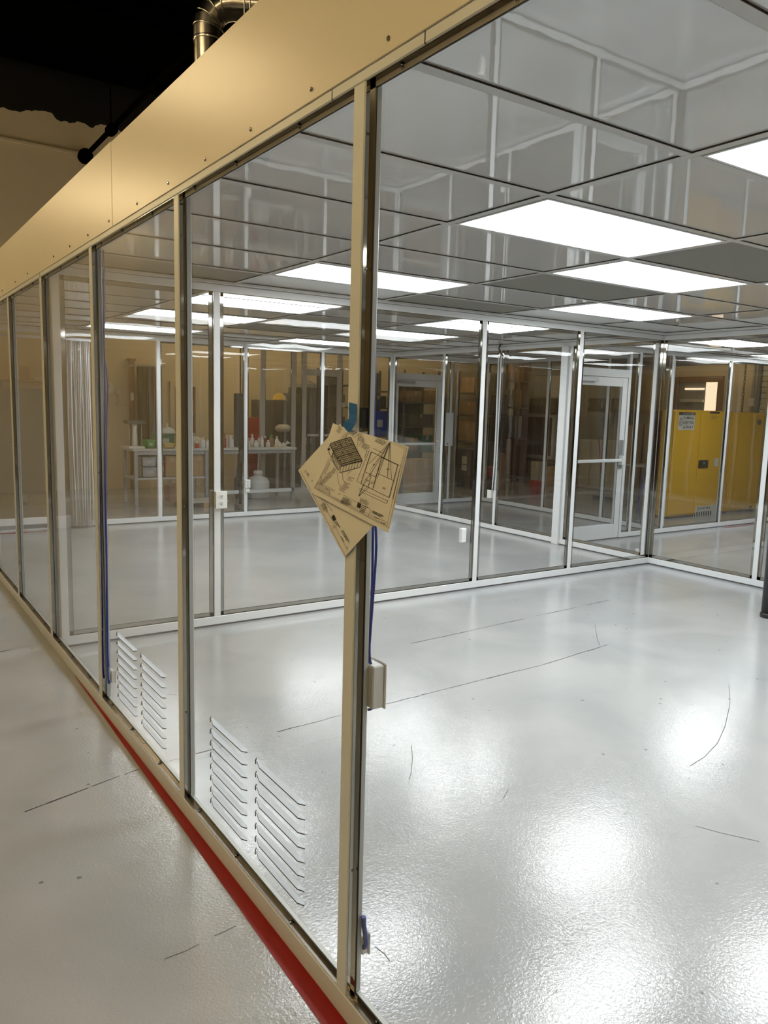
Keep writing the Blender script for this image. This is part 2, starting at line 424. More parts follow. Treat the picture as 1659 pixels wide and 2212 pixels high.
# front wall (x = 0), seen from the aisle
w1 = thing('wall_front', (0, 0, 0), 'long warm tinted white framed glass wall with a deep cream header above it', 'wall', kind='structure')
P1 = [k*S-T for k in range(-3, 8)]
glass_wall(w1, 'y', 0.0, P1, HR, ZB, ZB, 'white_warm', leg=.013, inset=.022, screws=True)
SEAM = 2.06
box('header_panel', 'header', w1, -.004, YN, 2.438, .0, SEAM-.003, 2.80, c=.0015)
box('header_panel', 'header', w1, -.004, SEAM+.003, 2.438, .0, P1[-1]+T, 2.805, c=.0015)
box('seam_backing', 'gasket', w1, -.0005, SEAM-.006, 2.45, .001, SEAM+.006, 2.79, c=.0002)
MB().box(.001, YN, 2.462, .05, P1[-1]+T, 2.80).build('header_core', 'white_warm', w1)
for y, z in ((.20, 2.458), (.57, 2.457), (.93, 2.456), (1.69, 2.46), (2.115, 2.463), (2.89, 2.465), (4.12, 2.47), (-.15, 2.458), (1.30, 2.458), (-.52, 2.458), (2.5, 2.462), (3.3, 2.468), (4.6, 2.47), (5.2, 2.47)):
    o = screw(w1, (-.004, y, z+.008), '-x'); o.scale = (1.3, 1.3, 1.3)
# little seams in the rail under the header
for y in (.10, -.28, 3.75): box('rail_seam', 'gasket', w1, -.0008, y, ZB, .002, y+.003, 2.438, c=.0002)

# louvres moulded into two panes
def louver(y0, y1, z, x=.029):
    mb = MB(); h = .0165; dp = .007; n = 10
    # hood: closed upper edge on the sheet, open lower edge standing proud; rounded ends
    top, bot = [], []
    for i in range(n+1):
        t = i/n; y = y0+(y1-y0)*t; e = min(1.0, min(t, 1-t)/.07)
        e = math.sqrt(max(0, 1-(1-e)**2))
        top.append((x, y, z+h*.5)); bot.append((x-dp*e-.0003, y, z-h*.5*e))
    for i in range(n): mb.quad(top[i], top[i+1], bot[i+1], bot[i])
    hood = mb.build('louver', 'louver', w1, smooth=True)
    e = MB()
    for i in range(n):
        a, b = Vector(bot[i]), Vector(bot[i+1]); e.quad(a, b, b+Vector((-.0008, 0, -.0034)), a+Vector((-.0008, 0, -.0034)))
    # dark curled end at the far side
    e.tube([(x-.001, y1+.001, z+h*.55), (x-.004, y1+.002, z), (x-.007, y1-.006, z-h*.5)], .0019, 6)
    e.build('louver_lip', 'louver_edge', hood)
for base in (0, S):
    for (ya, yb) in ((.655, .98), (.24, .58)):
        for k in range(8): louver(base+ya, base+yb, .165+k*(.488-.165)/7)

# inner wall between the two front rooms
w2 = thing('wall_inner', (3, Y2, 0), 'white framed glass partition between the near and the far room', 'wall', kind='structure')
P2 = [.052]+[-.13+S*i for i in (1, 2, 3, 4)]+[X3-.001+.001]
glass_wall(w2, 'x', Y2, P2, HR, ZI, ZI, 'white', leg=.03, inset=.016, ends=(.052, X3))
# right hand wall of both rooms
w3 = thing('wall_right_inner', (X3, 1, 0), 'white framed glass wall on the far side of the near room', 'wall', kind='structure')
P3 = sorted([Y2+.0-S*k for k in range(0, 7)])
glass_wall(w3, 'y', X3, P3, HR, ZI, ZI, 'white', leg=.03, inset=.02)
w5 = thing('wall_far_right', (X3, 6, 0), 'white framed glass wall between the far room and the side passage', 'wall', kind='structure')
P5 = [Y2+T+.012, 4.97, 6.225, 7.43, 8.72]
glass_wall(w5, 'y', X3, P5, HR, ZI, ZI, 'white', leg=.03, inset=.02)
box('wide_post', 'white', w5, X3-.03, 5.02, 0.0, X3+.06, 5.13, ZI)
# far wall of the far room: open bay on the left with a low kerb
w4 = thing('wall_far', (3, Y4, 0), 'white framed glass wall closing the far room', 'wall', kind='structure')
P4 = [.052, 1.13, 2.366, 3.625, 4.884, X3-.052]
glass_wall(w4, 'x', Y4, P4, HR, ZI, ZI, 'white', leg=.02, inset=.016, skip=(0, 1), ends=(.052, X3))
# passage walls
w8 = thing('wall_passage_end', (7.2, Y8, 0), 'white framed glass wall with a door at the end of the side passage', 'wall', kind='structure')
P8 = [X3+.06, 7.33, 7.50, X7]
glass_wall(w8, 'x', Y8, P8, HR, ZI, ZI, 'white', leg=.015, inset=.016, skip=(0,), ends=(7.33, X7+T))
box('door_head', 'white', w8, X3+.06, Y8, 2.10, 7.34, Y8+T, 2.20); box('head_rail', 'white', w8, X3+.06, Y8, ZI, 7.34, Y8+T, ZI+.05)
box('transom_pane', 'glass', w8, X3+.11, Y8+.02, 2.2, 7.33, Y8+.026, ZI-.002, c=.0005)
w7 = thing('wall_passage_side', (X7, 7, 0), 'white framed glass wall on the far side of the passage', 'wall', kind='structure')
P7 = [Y6+T, 6.12, 7.34, 8.80]
glass_wall(w7, 'y', X7, P7, HR, ZI, ZI, 'white', leg=.015, inset=.02)
w6 = thing('wall_passage_front', (9, Y6, 0), 'white framed glass wall with a door facing the side room', 'wall', kind='structure')
P6 = [X3+.06, 7.30, 7.50, 8.18, 9.54, 10.62, 11.88]
glass_wall(w6, 'x', Y6, P6, HR, ZI, ZI, 'white', leg=.02, inset=.016, skip=(0,), ends=(7.30, 11.93))
box('door_head', 'white', w6, X3+.06, Y6, 2.10, 7.31, Y6+T, 2.20); box('head_rail', 'white', w6, X3+.06, Y6, ZI, 7.31, Y6+T, ZI+.05)
box('transom_pane', 'glass', w6, X3+.11, Y6+.02, 2.2, 7.30, Y6+.026, ZI-.002, c=.0005)
w9 = thing('wall_side_room', (11.93, 1, 0), 'white framed glass wall closing the side room', 'wall', kind='structure')
glass_wall(w9, 'y', 11.93, [YN+S*k for k in range(8)], HR, ZI, ZI, 'white', leg=.02, inset=.016)
w0 = thing('wall_near_end', (3, YN, 0), 'white framed glass end wall of the near room', 'wall', kind='structure')
glass_wall(w0, 'x', YN-.06, [.052+S*k*1.2 for k in range(10)], HR, ZI, ZI, 'white', leg=.02, inset=.016)

def door(name, x0, x1, y, label, grille=True):
    d = thing(name, ((x0+x1)/2, y, 0), label, 'door', kind='structure')
    st = .10
    box('stile', 'white', d, x0, y+.004, .015, x0+st, y+.046, 2.095); box('stile', 'white', d, x1-st, y+.004, .015, x1, y+.046, 2.095)
    box('top_rail', 'white', d, x0+st, y+.004, 1.985, x1-st, y+.046, 2.095); box('bottom_rail', 'white', d, x0+st, y+.004, .015, x1-st, y+.046, .20)
    MB().box(x0+st, y+.022, .20, x1-st, y+.028, 1.985).build('pane', 'glass', d)
    box('gasket', 'gasket', d, x1-st-.006, y+.001, .20, x1-st, y+.004, 1.985, c=.0005)
    b = MB().cbox(x0+.02, y-.055, 1.02, x1-.02, y-.025, 1.06, c=.006).build('push_bar', 'white', d)
    box('bar_mount', 'white', b, x1-.09, y-.06, .98, x1-.02, y+.004, 1.10); box('bar_mount', 'white', b, x0+.02, y-.06, .98, x0+.07, y+.004, 1.10)
    box('door_closer', 'steel', d, x0+.05, y-.05, 2.03, x0+.4, y+.002, 2.08)
    return d
door('door_1', X3+.075, 7.29, Y6, 'white aluminium glass door with a push bar, beside the room corner')
door('door_2', X3+.115, 7.32, Y8, 'white aluminium glass door at the far end of the side passage')
box('lock_plate', 'steel', bpy.data.objects['door_1'], 7.20, Y6-.006, .93, 7.27, Y6+.004, 1.30)

# ------------------------------------------------------------------ cleanroom ceilings
def room_ceiling(x0, y0, x1, y1, ox, oy, lights, darks, label, sfx, lslabel):
    root = thing('ceiling', ((x0+x1)/2, (y0+y1)/2, ZC), label, 'ceiling', kind='structure')
    tw = .02
    i0, i1 = math.floor((x0-ox)/GX), math.ceil((x1-ox)/GX); j0, j1 = math.floor((y0-oy)/GY), math.ceil((y1-oy)/GY)
    for i in range(i0, i1):
        for j in range(j0, j1):
            a, b = max(x0, ox+i*GX), min(x1, ox+(i+1)*GX); c, d = max(y0, oy+j*GY), min(y1, oy+(j+1)*GY)
            if b-a < .06 or d-c < .06: continue
            if (i, j) in lights:
                continue
            m = 'filter' if (i, j) in darks else 'tile'
            MB().cbox(a+tw-.002, c+tw-.002, ZC+.006, b-tw+.002, d-tw+.002, ZC+.016, c=.002).build('filter_screen' if m == 'filter' else 'ceiling_tile', m, root)
            fr = MB()
            for (p, q, r, s_) in ((a+tw-.004, c+tw-.004, b-tw+.004, c+tw), (a+tw-.004, d-tw, b-tw+.004, d-tw+.004), (a+tw-.004, c+tw, a+tw, d-tw), (b-tw, c+tw, b-tw+.004, d-tw)):
                fr.box(p, q, ZC+.0005, r, s_, ZC+.006)
            fr.build('shadow_gap', 'shadow', root)  # dark strips stand in for the shade between tile and tee
    for i in range(i0, i1+1):
        x = ox+i*GX
        if x0 < x < x1: box('ceiling_tee', 'tee', root, x-tw, y0, ZC, x+tw, y1, ZC+.02, c=.0015)
    for j in range(j0, j1+1):
        y = oy+j*GY
        if y0 < y < y1:
            for i in range(i0, i1):
                a, b = max(x0, ox+i*GX+tw), min(x1, ox+(i+1)*GX-tw)
                if b-a > .05: box('ceiling_tee', 'tee', root, a, y-tw, ZC, b, y+tw, ZC+.02, c=.0015)
    # wall angle
    for (a, b, c, d) in ((x0, y0, x1, y0+.025), (x0, y1-.025, x1, y1), (x0, y0+.025, x0+.025, y1-.025), (x1-.025, y0+.025, x1, y1-.025)):
        box('wall_angle', 'white', root, a, b, ZC-.02, c, d, ZC, c=.001)
    return root
def panel_light(i, j, ox, oy, label, group, xa=None, xb=None):
    a, c = ox+i*GX+.028, oy+j*GY+.028; b, d = ox+(i+1)*GX-.028, oy+(j+1)*GY-.028
    t = thing('ceiling_light', ((a+b)/2, (c+d)/2, ZC), label, 'light', group)
    f = MB()
    for q in ((a, c, b, c+.012), (a, d-.012, b, d), (a, c+.012, a+.012, d-.012), (b-.012, c+.012, b, d-.012)): f.cbox(q[0], q[1], ZC-.002, q[2], q[3], ZC+.03, c=.001)
    f.build('light_frame', 'white', t)
    MB().cbox(a+.012, c+.012, ZC+.001, b-.012, d-.012, ZC+.008, c=.001).build('diffuser', 'panel_light', t)
LA = {(1, 1): 'bright ceiling panel, largest one seen above the near room', (2, 2): 'bright ceiling panel just beyond the largest one and to its right',
      (1, 4): 'bright ceiling panel crossed by the taped corner post', (3, 4): 'bright ceiling panel nearest the glass corner of the near room',
      (3, 1): 'bright ceiling panel just touching the right edge, beside a grey screen', (1, -1): 'bright ceiling panel cut off by the right edge, highest in view',
      (3, -3): 'bright ceiling panel of the near room behind the viewer', (1, -4): 'bright ceiling panel near the end wall behind the viewer'}
DA = {(2, 1), (2, 3), (2, 5), (4, 2), (0, 5), (2, -1)}
room_ceiling(.05, YN, X3, Y2, OX, OY, LA, DA, 'mirror glossy grey ceiling tiles over the near room', 'a', '')
for (i, j), lb in LA.items(): panel_light(i, j, OX, OY, lb, 'panel lights over the near room')
LB = {(1, 7): 'bright ceiling panel just behind the inner partition', (3, 7): 'bright ceiling panel behind the partition near its middle post', (1, 9): 'bright ceiling panel in the middle left of the far room',
      (3, 9): 'bright ceiling panel in the middle right of the far room', (1, 12): 'bright ceiling panel farthest left, by the strip curtain', (3, 12): 'bright ceiling panel farthest back, above the workbench view'}
room_ceiling(.05, Y2+T, X3, Y4, OX, OY, LB, {(2, 8), (2, 10)}, 'mirror glossy grey ceiling tiles over the far room', 'b', '')
for (i, j), lb in LB.items(): panel_light(i, j, OX, OY, lb, 'panel lights over the far room')
OXC, OYC = X3+.4, Y6+.25
room_ceiling(X3+T, Y6+T, X7, Y8, OXC, OYC, set(), set(), 'glossy grey ceiling tiles over the unlit side passage', 'c', '')
LD = {(1, 2): 'bright ceiling panel in the side room seen past the glass corner', (2, 0): 'bright ceiling panel deeper in the side room', (1, -3): 'bright ceiling panel of the side room out toward the viewer', (3, 3): 'bright ceiling panel of the side room near the yellow cabinets'}
OXD, OYD = 7.02-GX, 3.535-2*GY
room_ceiling(X3+T, YN, 11.93, Y6, OXD, OYD, LD, set(), 'glossy grey ceiling tiles over the side room', 'd', '')
for (i, j), lb in LD.items(): panel_light(i, j, OXD, OYD, lb, 'panel lights over the side room')
rf = thing('trim_light_block', (5, 2, 2.56), 'flat grey board added over the glass rooms to block light', 'roof', kind='structure')
MB().box(.05, YN, 2.545, X3+T, Y4+T, 2.565).build('light_block_board', 'dgrey', rf)  # unseen board added above the tiles to block light
MB().box(X3+T, YN, 2.545, 11.97, Y8+T, 2.565).build('light_block_board', 'dgrey', rf)

# ------------------------------------------------------------------ warehouse lamps (outside the rooms)
def strip_lamp(x, y, z, ln, ang, label, m='warm_lamp'):
    t = thing('ceiling_lamp', (x, y, z), label, 'light', 'warm strip lamps of the building')
    dx, dy = math.cos(ang), math.sin(ang)
    h = MB().tube([(x-dx*ln/2, y-dy*ln/2, z+.06), (x+dx*ln/2, y+dy*ln/2, z+.06)], .07, 6).build('housing', 'white', t)
    for s in (-.06, .06):
        MB().tube([(x-dx*ln/2-dy*s, y-dy*ln/2+dx*s, z-.04), (x+dx*ln/2-dy*s, y+dy*ln/2+dx*s, z-.04)], .03, 8).build('tube', m, t)
    MB().tube([(x, y, z+.1), (x, y, 7.2)], .01, 6).build('hanger', 'black', t)
for a in ((-2.1, 6.0, 4.8, 1.6, PI/2, 'warm strip lamp over the aisle, beyond the left edge', 'warm_lamp_mid'), (-3.4, 1.2, 4.9, 2.4, PI/2, 'warm strip lamp over the aisle beside the viewer'),
          (-3.2, -4.5, 4.9, 2.4, PI/2, 'warm strip lamp over the aisle behind the viewer'), (-3.2, 11.6, 4.9, 2.4, PI/2, 'warm strip lamp at the far end of the aisle'),
          (8.4, 11.3, 4.6, 2.4, 0, 'unseen warm lamp added to light the far workbenches', 'warm_fill_dim'), (5.0, 11.2, 3.6, 2.0, 0, 'unseen warm lamp added to light the space behind the glass rooms', 'warm_fill_dim'), (12.8, 6.8, 4.6, 2.4, PI/2, 'unseen warm lamp added to light the yellow cabinets', 'warm_fill_dim')):  # the dim lamps are unseen, added to light the background
    strip_lamp(*a)

# ------------------------------------------------------------------ pipe, duct, hangers above the rooms
p = MB().tube([(2.52, 12.9, 5.77), (2.50, 6, 5.79), (2.48, -2, 5.8)], .04, 10).build('black_pipe', 'black'); tag(p, 'black pipe running along under the dark roof above the header', 'pipe')
MB().tube([(2.52, 12.86, 5.77), (2.52, 12.99, 5.77)], .12, 12).build('pipe_flange', 'black', p)
MB().tube([(2.52, 11.2, 5.77), (2.52, 11.35, 5.77)], .085, 12).build('pipe_coupling', 'black', p)
MB().tube([(2.52, 11.3, 5.77), (2.52, 11.3, 7.2)], .012, 6).build('pipe_hanger', 'black', p)
d0 = at(450, 90, 'x', .75); cx, cyy, R0 = d0.x, d0.y, .080; zt = at(450, 62, 'x', .75).z
dc = thing('round_duct', (cx, cyy, 2.565), 'shiny galvanised round duct with a jointed elbow above the header', 'duct')
zs = at(450, 88, 'x', .75).z
MB().tube([(cx, cyy, 2.565), (cx, cyy, zs)], R0, 28, False).build('duct_section', 'galv', dc)
MB().tube([(cx, cyy, zs-.01), (cx, cyy, zs), (cx, cyy, zs+.01)], [R0+.001, R0+.005, R0+.001], 28, False).build('duct_band', 'galv', dc)
MB().tube([(cx, cyy, zs), (cx, cyy, zt)], R0+.002, 28, False).build('duct_section', 'galv', dc)
er = .13; hd = Vector((.86, -.50, 0)).normalized(); c0 = Vector((cx, cyy, zt))+hd*er
pts = [c0-hd*er*math.cos(a)+Vector((0, 0, er*math.sin(a))) for a in [PI/2*k/4 for k in range(5)]]
for a, b in zip(pts[:-1], pts[1:]):
    MB().tube([a, b], R0, 28, False).build('elbow_gore', 'galv', dc)
for q, nx in zip(pts[:-1], pts[1:]):
    t = (nx-q).normalized(); MB().tube([q-t*.005, q, q+t*.005], [R0+.001, R0+.007, R0+.001], 28, False).build('duct_band', 'galv', dc)
MB().tube([pts[-1], pts[-1]+hd*2.2], R0, 28, False).build('duct_section', 'galv', dc)
for k, (u, v) in enumerate(((528, 26), (540, 14))):
    b = at(u, v, 'x', .3); wv = MB().tube([(b.x, b.y, 2.565), (b.x, b.y, b.z), (b.x-.02+.01*k, b.y+.03*(1-k), 7.2)], .003, 5).build('hanger_wire', 'steel')
    tag(wv, ('thin steel hanger wire above the header, nearer the duct', 'thin steel hanger wire above the header, farther right of the duct')[k], 'wire', 'hanger wires over the header')

# ------------------------------------------------------------------ red tape
def strip_on_floor(p, q, z=.0008, hh=.0009):
    """p, q: pairs of edge points"""
    mb = MB(); n = 14
    for i in range(n):
        a, b = i/n, (i+1)/n
        P = [Vector(p[0]).lerp(Vector(p[1]), a), Vector(p[0]).lerp(Vector(p[1]), b), Vector(q[0]).lerp(Vector(q[1]), b), Vector(q[0]).lerp(Vector(q[1]), a)]
        mb.quad(*[(v[0], v[1], z+hh) for v in P])
    return mb
rt = strip_on_floor([(-.107, -2.6), (.0, 3.1)], [(-.034, -2.6), (.046, 3.1)]).build('red_tape', 'tape_red'); tag(rt, 'red floor tape along the foot of the front glass wall', 'tape')
rt = strip_on_floor([(-.6, 8.60), (1.2, 8.60)], [(-.6, 8.65), (1.2, 8.65)]).build('red_tape', 'tape_red'); tag(rt, 'red floor tape before the white kerb at the far left', 'tape')
rt = strip_on_floor([(9.6, 4.90), (11.8, 4.90)], [(9.6, 4.94), (11.8, 4.94)]).build('red_tape', 'tape_red'); tag(rt, 'thin red floor tape below the yellow cabinets', 'tape')
rt = strip_on_floor([(X3+.1, 9.1), (7.6, 9.1)], [(X3+.1, 9.15), (7.6, 9.15)]).build('red_tape', 'tape_red'); tag(rt, 'red floor tape outside the door at the passage end', 'tape')

# ------------------------------------------------------------------ drawings taped to the main post
# the camera ray helper only gives the size and the tilt; the sheets hang just in front of the post
def sheet(name, plane, corners, label, curl=0.0, bulge=.006):
    """corners: TL TR BR BL picked on the plane x = plane; returns object and a mapper from pixels to the sheet"""
    C4 = [at(u, v, 'x', plane) for u, v in corners]
    n = 14
    def pt(s, t):
        p = (C4[0]*(1-s)+C4[1]*s)*(1-t)+(C4[3]*(1-s)+C4[2]*s)*t
        p = p.copy(); p.x -= bulge*math.sin(PI*s)*math.sin(PI*t*.9)+curl*max(0, (.22-s))**2*(1-t)*6
        return p
    mb = MB(); th = Vector((.0004, 0, 0))
    V = [[pt(i/n, j/n) for i in range(n+1)] for j in range(n+1)]
    for j in range(n):
        for i in range(n):
            mb.quad(V[j][i], V[j+1][i], V[j+1][i+1], V[j][i+1]); mb.quad(V[j][i]+th, V[j][i+1]+th, V[j+1][i+1]+th, V[j+1][i]+th)
    for i in range(n):
        mb.quad(V[0][i], V[0][i+1], V[0][i+1]+th, V[0][i]+th); mb.quad(V[n][i], V[n][i]+th, V[n][i+1]+th, V[n][i+1])
        mb.quad(V[i][0], V[i][0]+th, V[i+1][0]+th, V[i+1][0]); mb.quad(V[i][n], V[i+1][n], V[i+1][n]+th, V[i][n]+th)
    root = thing(name, C4[0], label, 'paper', 'drawings taped to the post')
    mb.build('sheet', 'paper', root, smooth=True)
    # inverse bilinear in pixel space, so print lands where it is on the real sheet
    A = np.array(corners, float)
    def st(u, v):
        s = t = .5
        for _ in range(12):
            p = (A[0]*(1-s)+A[1]*s)*(1-t)+(A[3]*(1-s)+A[2]*s)*t
            ds = (A[1]-A[0])*(1-t)+(A[2]-A[3])*t; dt = (A[3]*(1-s)+A[2]*s)-(A[0]*(1-s)+A[1]*s)
            e = np.array([u, v])-p; J = np.array([ds, dt]).T; q = np.linalg.solve(J, e); s += q[0]; t += q[1]
        return s, t
    def mp(u, v, lift=.0012):
        s, t = st(u, v); s = min(.995, max(.005, s)); t = min(.995, max(.005, t)); p = pt(s, t); p.x -= lift; return p
    return root, mp
def crop(x, y): return (620+x/5.53, 840+y/5.53)     # print positions were read off an enlarged view
class Print:
    def __init__(s, mp): s.mp = mp; s.mb = MB()
    def line(s, x0, y0, x1, y1, w=.9, seg=40):
        w = w*1.15+.35
        L = math.hypot(x1-x0, y1-y0); n = max(1, int(L/seg)); nx, ny = -(y1-y0)/L*w*.5*5.53/2, (x1-x0)/L*w*.5*5.53/2
        for i in range(n):
            a, b = i/n, (i+1)/n; ax, ay, bx, by = x0+(x1-x0)*a, y0+(y1-y0)*a, x0+(x1-x0)*b, y0+(y1-y0)*b
            q = [s.mp(*crop(*p)) for p in ((ax-nx, ay-ny), (bx-nx, by-ny), (bx+nx, by+ny), (ax+nx, ay+ny))]
            s.mb.quad(q[0], q[1], q[2], q[3]); s.mb.quad(q[3], q[2], q[1], q[0])
    def poly(s, pts, w=.9, close=True):
        for a, b in zip(pts, pts[1:]+(pts[:1] if close else [])): s.line(*a, *b, w)
    def text(s, x, y, ang, rows, length, lh=14, w=1.6):
        dx, dy = math.cos(ang), math.sin(ang)
        for r in range(rows):
            t = random.uniform(0, 8); px, py = x-dy*lh*r, y+dx*lh*r; Lr = length*random.uniform(.6, 1)
            while t < Lr:
                l = random.uniform(5, 16); s.line(px+dx*t, py+dy*t, px+dx*min(t+l, Lr+2), py+dy*min(t+l, Lr+2), w); t += l+random.uniform(3, 6)
    def fill(s, a, b, c, d):
        q = [s.mp(*crop(*p)) for p in (a, b, c, d)]; s.mb.quad(*q); s.mb.quad(*q[::-1])
s2, mp2 = sheet('paper_drawing', -.006, [(735, 915), (644, 1016), (744, 1204), (829, 1112)], 'lower drawing sheet peeking out behind the other, pointing down', bulge=.003)
s1, mp1 = sheet('paper_drawing', -.016, [(713, 914), (883, 965), (839, 1151), (671, 1063)], 'upper drawing sheet with an isometric frame and a floor plan', curl=-.03, bulge=.006)
# straighten the top corner of the upper sheet by the tape
pk = Print(mp1)
A26 = math.radians(24)
iso = [(523, 650), (800, 583), (958, 858), (712, 922)]
pk.poly(iso, 2.6)
lerp2 = lambda a, b, t: (a[0]+(b[0]-a[0])*t, a[1]+(b[1]-a[1])*t)
for k in range(1, 14):
    pk.line(*lerp2(iso[0], iso[1], k/14), *lerp2(iso[3], iso[2], k/14), 1.1)
for k in range(1, 13):
    pk.line(*lerp2(iso[0], iso[3], k/13), *lerp2(iso[1], iso[2], k/13), 1.3 if k % 4 else 2.6)
for k in range(46):
    s_, t_ = random.random()*.9, random.random()*.9
    p = lerp2(lerp2(iso[0], iso[1], s_), lerp2(iso[3], iso[2], s_), t_); pk.line(p[0], p[1], p[0]+13, p[1]+random.choice((-4, 8)), 2.0)
pk.poly([(700, 925), (690, 1003), (935, 940), (958, 865)], 1.6)
for k in range(1, 7): pk.line(*lerp2((705, 922), (955, 862), k/7), *lerp2((692, 1003), (935, 942), k/7), 1.3)
pk.poly([(585, 760), (580, 850), (668, 975), (690, 920)], 1.6)
for k in range(1, 5): pk.line(*lerp2((588, 765), (690, 915), k/5), *lerp2((582, 850), (668, 972), k/5), 1.3)
pk.poly([(523, 660), (495, 715), (560, 815), (585, 750)], 1.5); pk.fill((490, 705), (530, 700), (528, 728), (492, 728))
# plan on the right
plan = [(1058, 755), (1342, 900), (1243, 1290), (948, 1135)]
pk.poly(plan, 1.5); pk.line(1175, 818, 1078, 1195, 1.5); pk.line(1132, 1008, 1300, 1088, 1.3); pk.line(1000, 995, 1112, 1052, 1.3); pk.line(1062, 1030, 1030, 1168, 1.2); pk.line(1165, 815, 1345, 905, 1.8)
for e in ((1035, 900), (1055, 970), (1110, 1050), (1195, 830), (1275, 1070), (1235, 1050), (1040, 1050), (1130, 1060)): pk.line(1258, 648, *e, .8)
for e in ((1010, 1060), (1050, 1170), (1075, 1100), (1060, 985)): pk.line(915, 1290, *e, .8)
pk.line(1035, 740, 900, 1110, .8); pk.line(1010, 735, 985, 830, .8); pk.line(920, 1185, 1225, 1330, .8); pk.line(915, 1215, 1215, 1365, .8); pk.line(1215, 1365, 1228, 1325, .8); pk.line(900, 1108, 945, 1130, .8); pk.line(1075, 715, 1195, 775, .8); pk.line(1370, 910, 1275, 1305, .9); pk.line(1340, 900, 1372, 912, .8)
for x, y in ((1080, 895), (1225, 945), (1010, 1085), (1065, 1112), (1180, 1170)): pk.text(x, y, A26, 2, 34, 12, 1.8)
for x, y, n_, l in ((790, 455, 4, 80), (920, 498, 4, 55), (905, 570, 4, 95), (955, 655, 4, 105), (1105, 590, 4, 150), (800, 1045, 4, 80), (745, 1110, 5, 95), (690, 1168, 4, 90), (935, 1310, 4, 120), (640, 420, 3, 40), (620, 450, 5, 80)): pk.text(x, y, A26, n_, l, 15, 1.5)
for x, y, n_ in ((600, 940, 5), (540, 990, 6), (480, 1040, 6), (430, 1075, 5)): pk.text(x, y, A26+.15, n_, 70, 14, 1.6)
for a in ((550, 890, 480, 1010), (480, 1010, 530, 1020), (720, 1000, 730, 1090), (730, 1090, 745, 1105), (650, 990, 680, 1150), (680, 1150, 715, 1165), (820, 575, 895, 485), (895, 485, 915, 498), (840, 590, 895, 548), (895, 548, 893, 680), (893, 695, 948, 640), (525, 830, 415, 1060), (415, 1060, 440, 1070), (720, 530, 690, 590), (740, 545, 750, 590), (780, 1030, 835, 980)): pk.line(*a, .8)
pk.fill((905, 1362), (942, 1378), (925, 1440), (886, 1422)); pk.text(950, 1395, A26, 3, 70, 22, 3.0); pk.text(1058, 1460, A26, 3, 140, 12, 2.2); pk.text(1065, 1530, A26, 1, 90, 12, 2.6); pk.text(1135, 1590, A26, 1, 60, 12, 2.4)
pk.text(720, 1300, A26, 7, 140, 12, 1.6); pk.text(925, 1450, A26, 3, 60, 12, 1.8)
pk.mb.build('print', 'ink', s1)
pt_ = Print(mp1)
pt_.poly([(835, 400), (1438, 712), (1222, 1655), (330, 1180)], .7); pt_.poly([(845, 420), (1415, 720), (1205, 1630), (350, 1175)], .5)
for k in range(6): pt_.line(375, 1105+k*18, 560, 1190+k*19, .6)
pt_.line(375, 1105, 355, 1185, .6); pt_.line(560, 1190, 545, 1280, .6); pt_.line(730, 1275, 1040, 1440, .6); pt_.line(1040, 1440, 1010, 1540, .6); pt_.line(1055, 1455, 1200, 1600, .4); pt_.line(600, 1300, 1215, 1600, .5)
pt_.text(500, 1180, A26, 2, 50, 14, 1.2); pt_.text(570, 1200, A26, 2, 60, 14, 1.2); pt_.text(670, 1250, A26, 2, 40, 14, 1.2)
pt_.mb.build('print_thin', 'ink_thin', s1)
p2k = Print(mp2); A62 = math.radians(60)
p2k.fill((590, 1512), (612, 1570), (582, 1598), (556, 1545)); p2k.text(615, 1590, A62, 2, 90, 20, 2.6); p2k.text(690, 1690, A62, 3, 190, 12, 1.8); p2k.text(665, 1770, A62, 1, 90, 12, 2.2); p2k.text(722, 1880, A62, 1, 40, 12, 2.2); p2k.text(470, 1370, A62, 6, 130, 12, 1.5); p2k.text(590, 1640, A62, 3, 50, 14, 1.6)
p2k.text(262, 995, A62, 3, 60, 12, 2.0); p2k.text(240, 965, A62, 4, 30, 10, 1.0); p2k.text(320, 1095, A62, 2, 20, 12, 2.2)
p2k.line(445, 1300, 570, 1475, .8); p2k.line(170, 985, 700, 1985, .7); p2k.line(730, 1965, 1010, 1680, .7); p2k.line(690, 2000, 1025, 1650, .5); p2k.line(400, 1260, 735, 1930, .5)
p2k.mb.build('print', 'ink', s2)
# blue tape: runs down the post face, folds and holds the sheets
tp = thing('painter_tape', at(755, 868, 'x', -.002), 'torn blue painter tape holding the drawings to the post', 'tape')
mb = MB()
tpts = [((754, 869), (770, 873), -.0015), ((753, 882), (771, 884), -.002), ((754, 895), (770, 896), -.003), ((753, 905), (769, 908), -.02), ((745, 911), (766, 917), -.028), ((740, 916), (762, 924), -.0275), ((745, 926), (758, 930), -.0265), ((751, 932), (754, 934), -.0255)]
V = [(at(*a, 'x', x), at(*b, 'x', x)) for a, b, x in tpts]
for (a, b), (c, d) in zip(V[:-1], V[1:]):
    th = Vector((.0006, 0, 0)); mb.quad(a, c, d, b); mb.quad(a+th, b+th, d+th, c+th); mb.quad(a, a+th, c+th, c); mb.quad(b, d, d+th, b+th)
mb.build('tape_strip', 'tape_blue', tp)
bt = thing('black_clip', at(783, 900, 'x', .01), 'small black clip on the side of the taped post', 'clip')
a = at(783, 900, 'y', -.052); box('clip_body', 'black_plastic', bt, .003, -.060, a.z-.028, .024, -.0505, a.z+.022, c=.002)

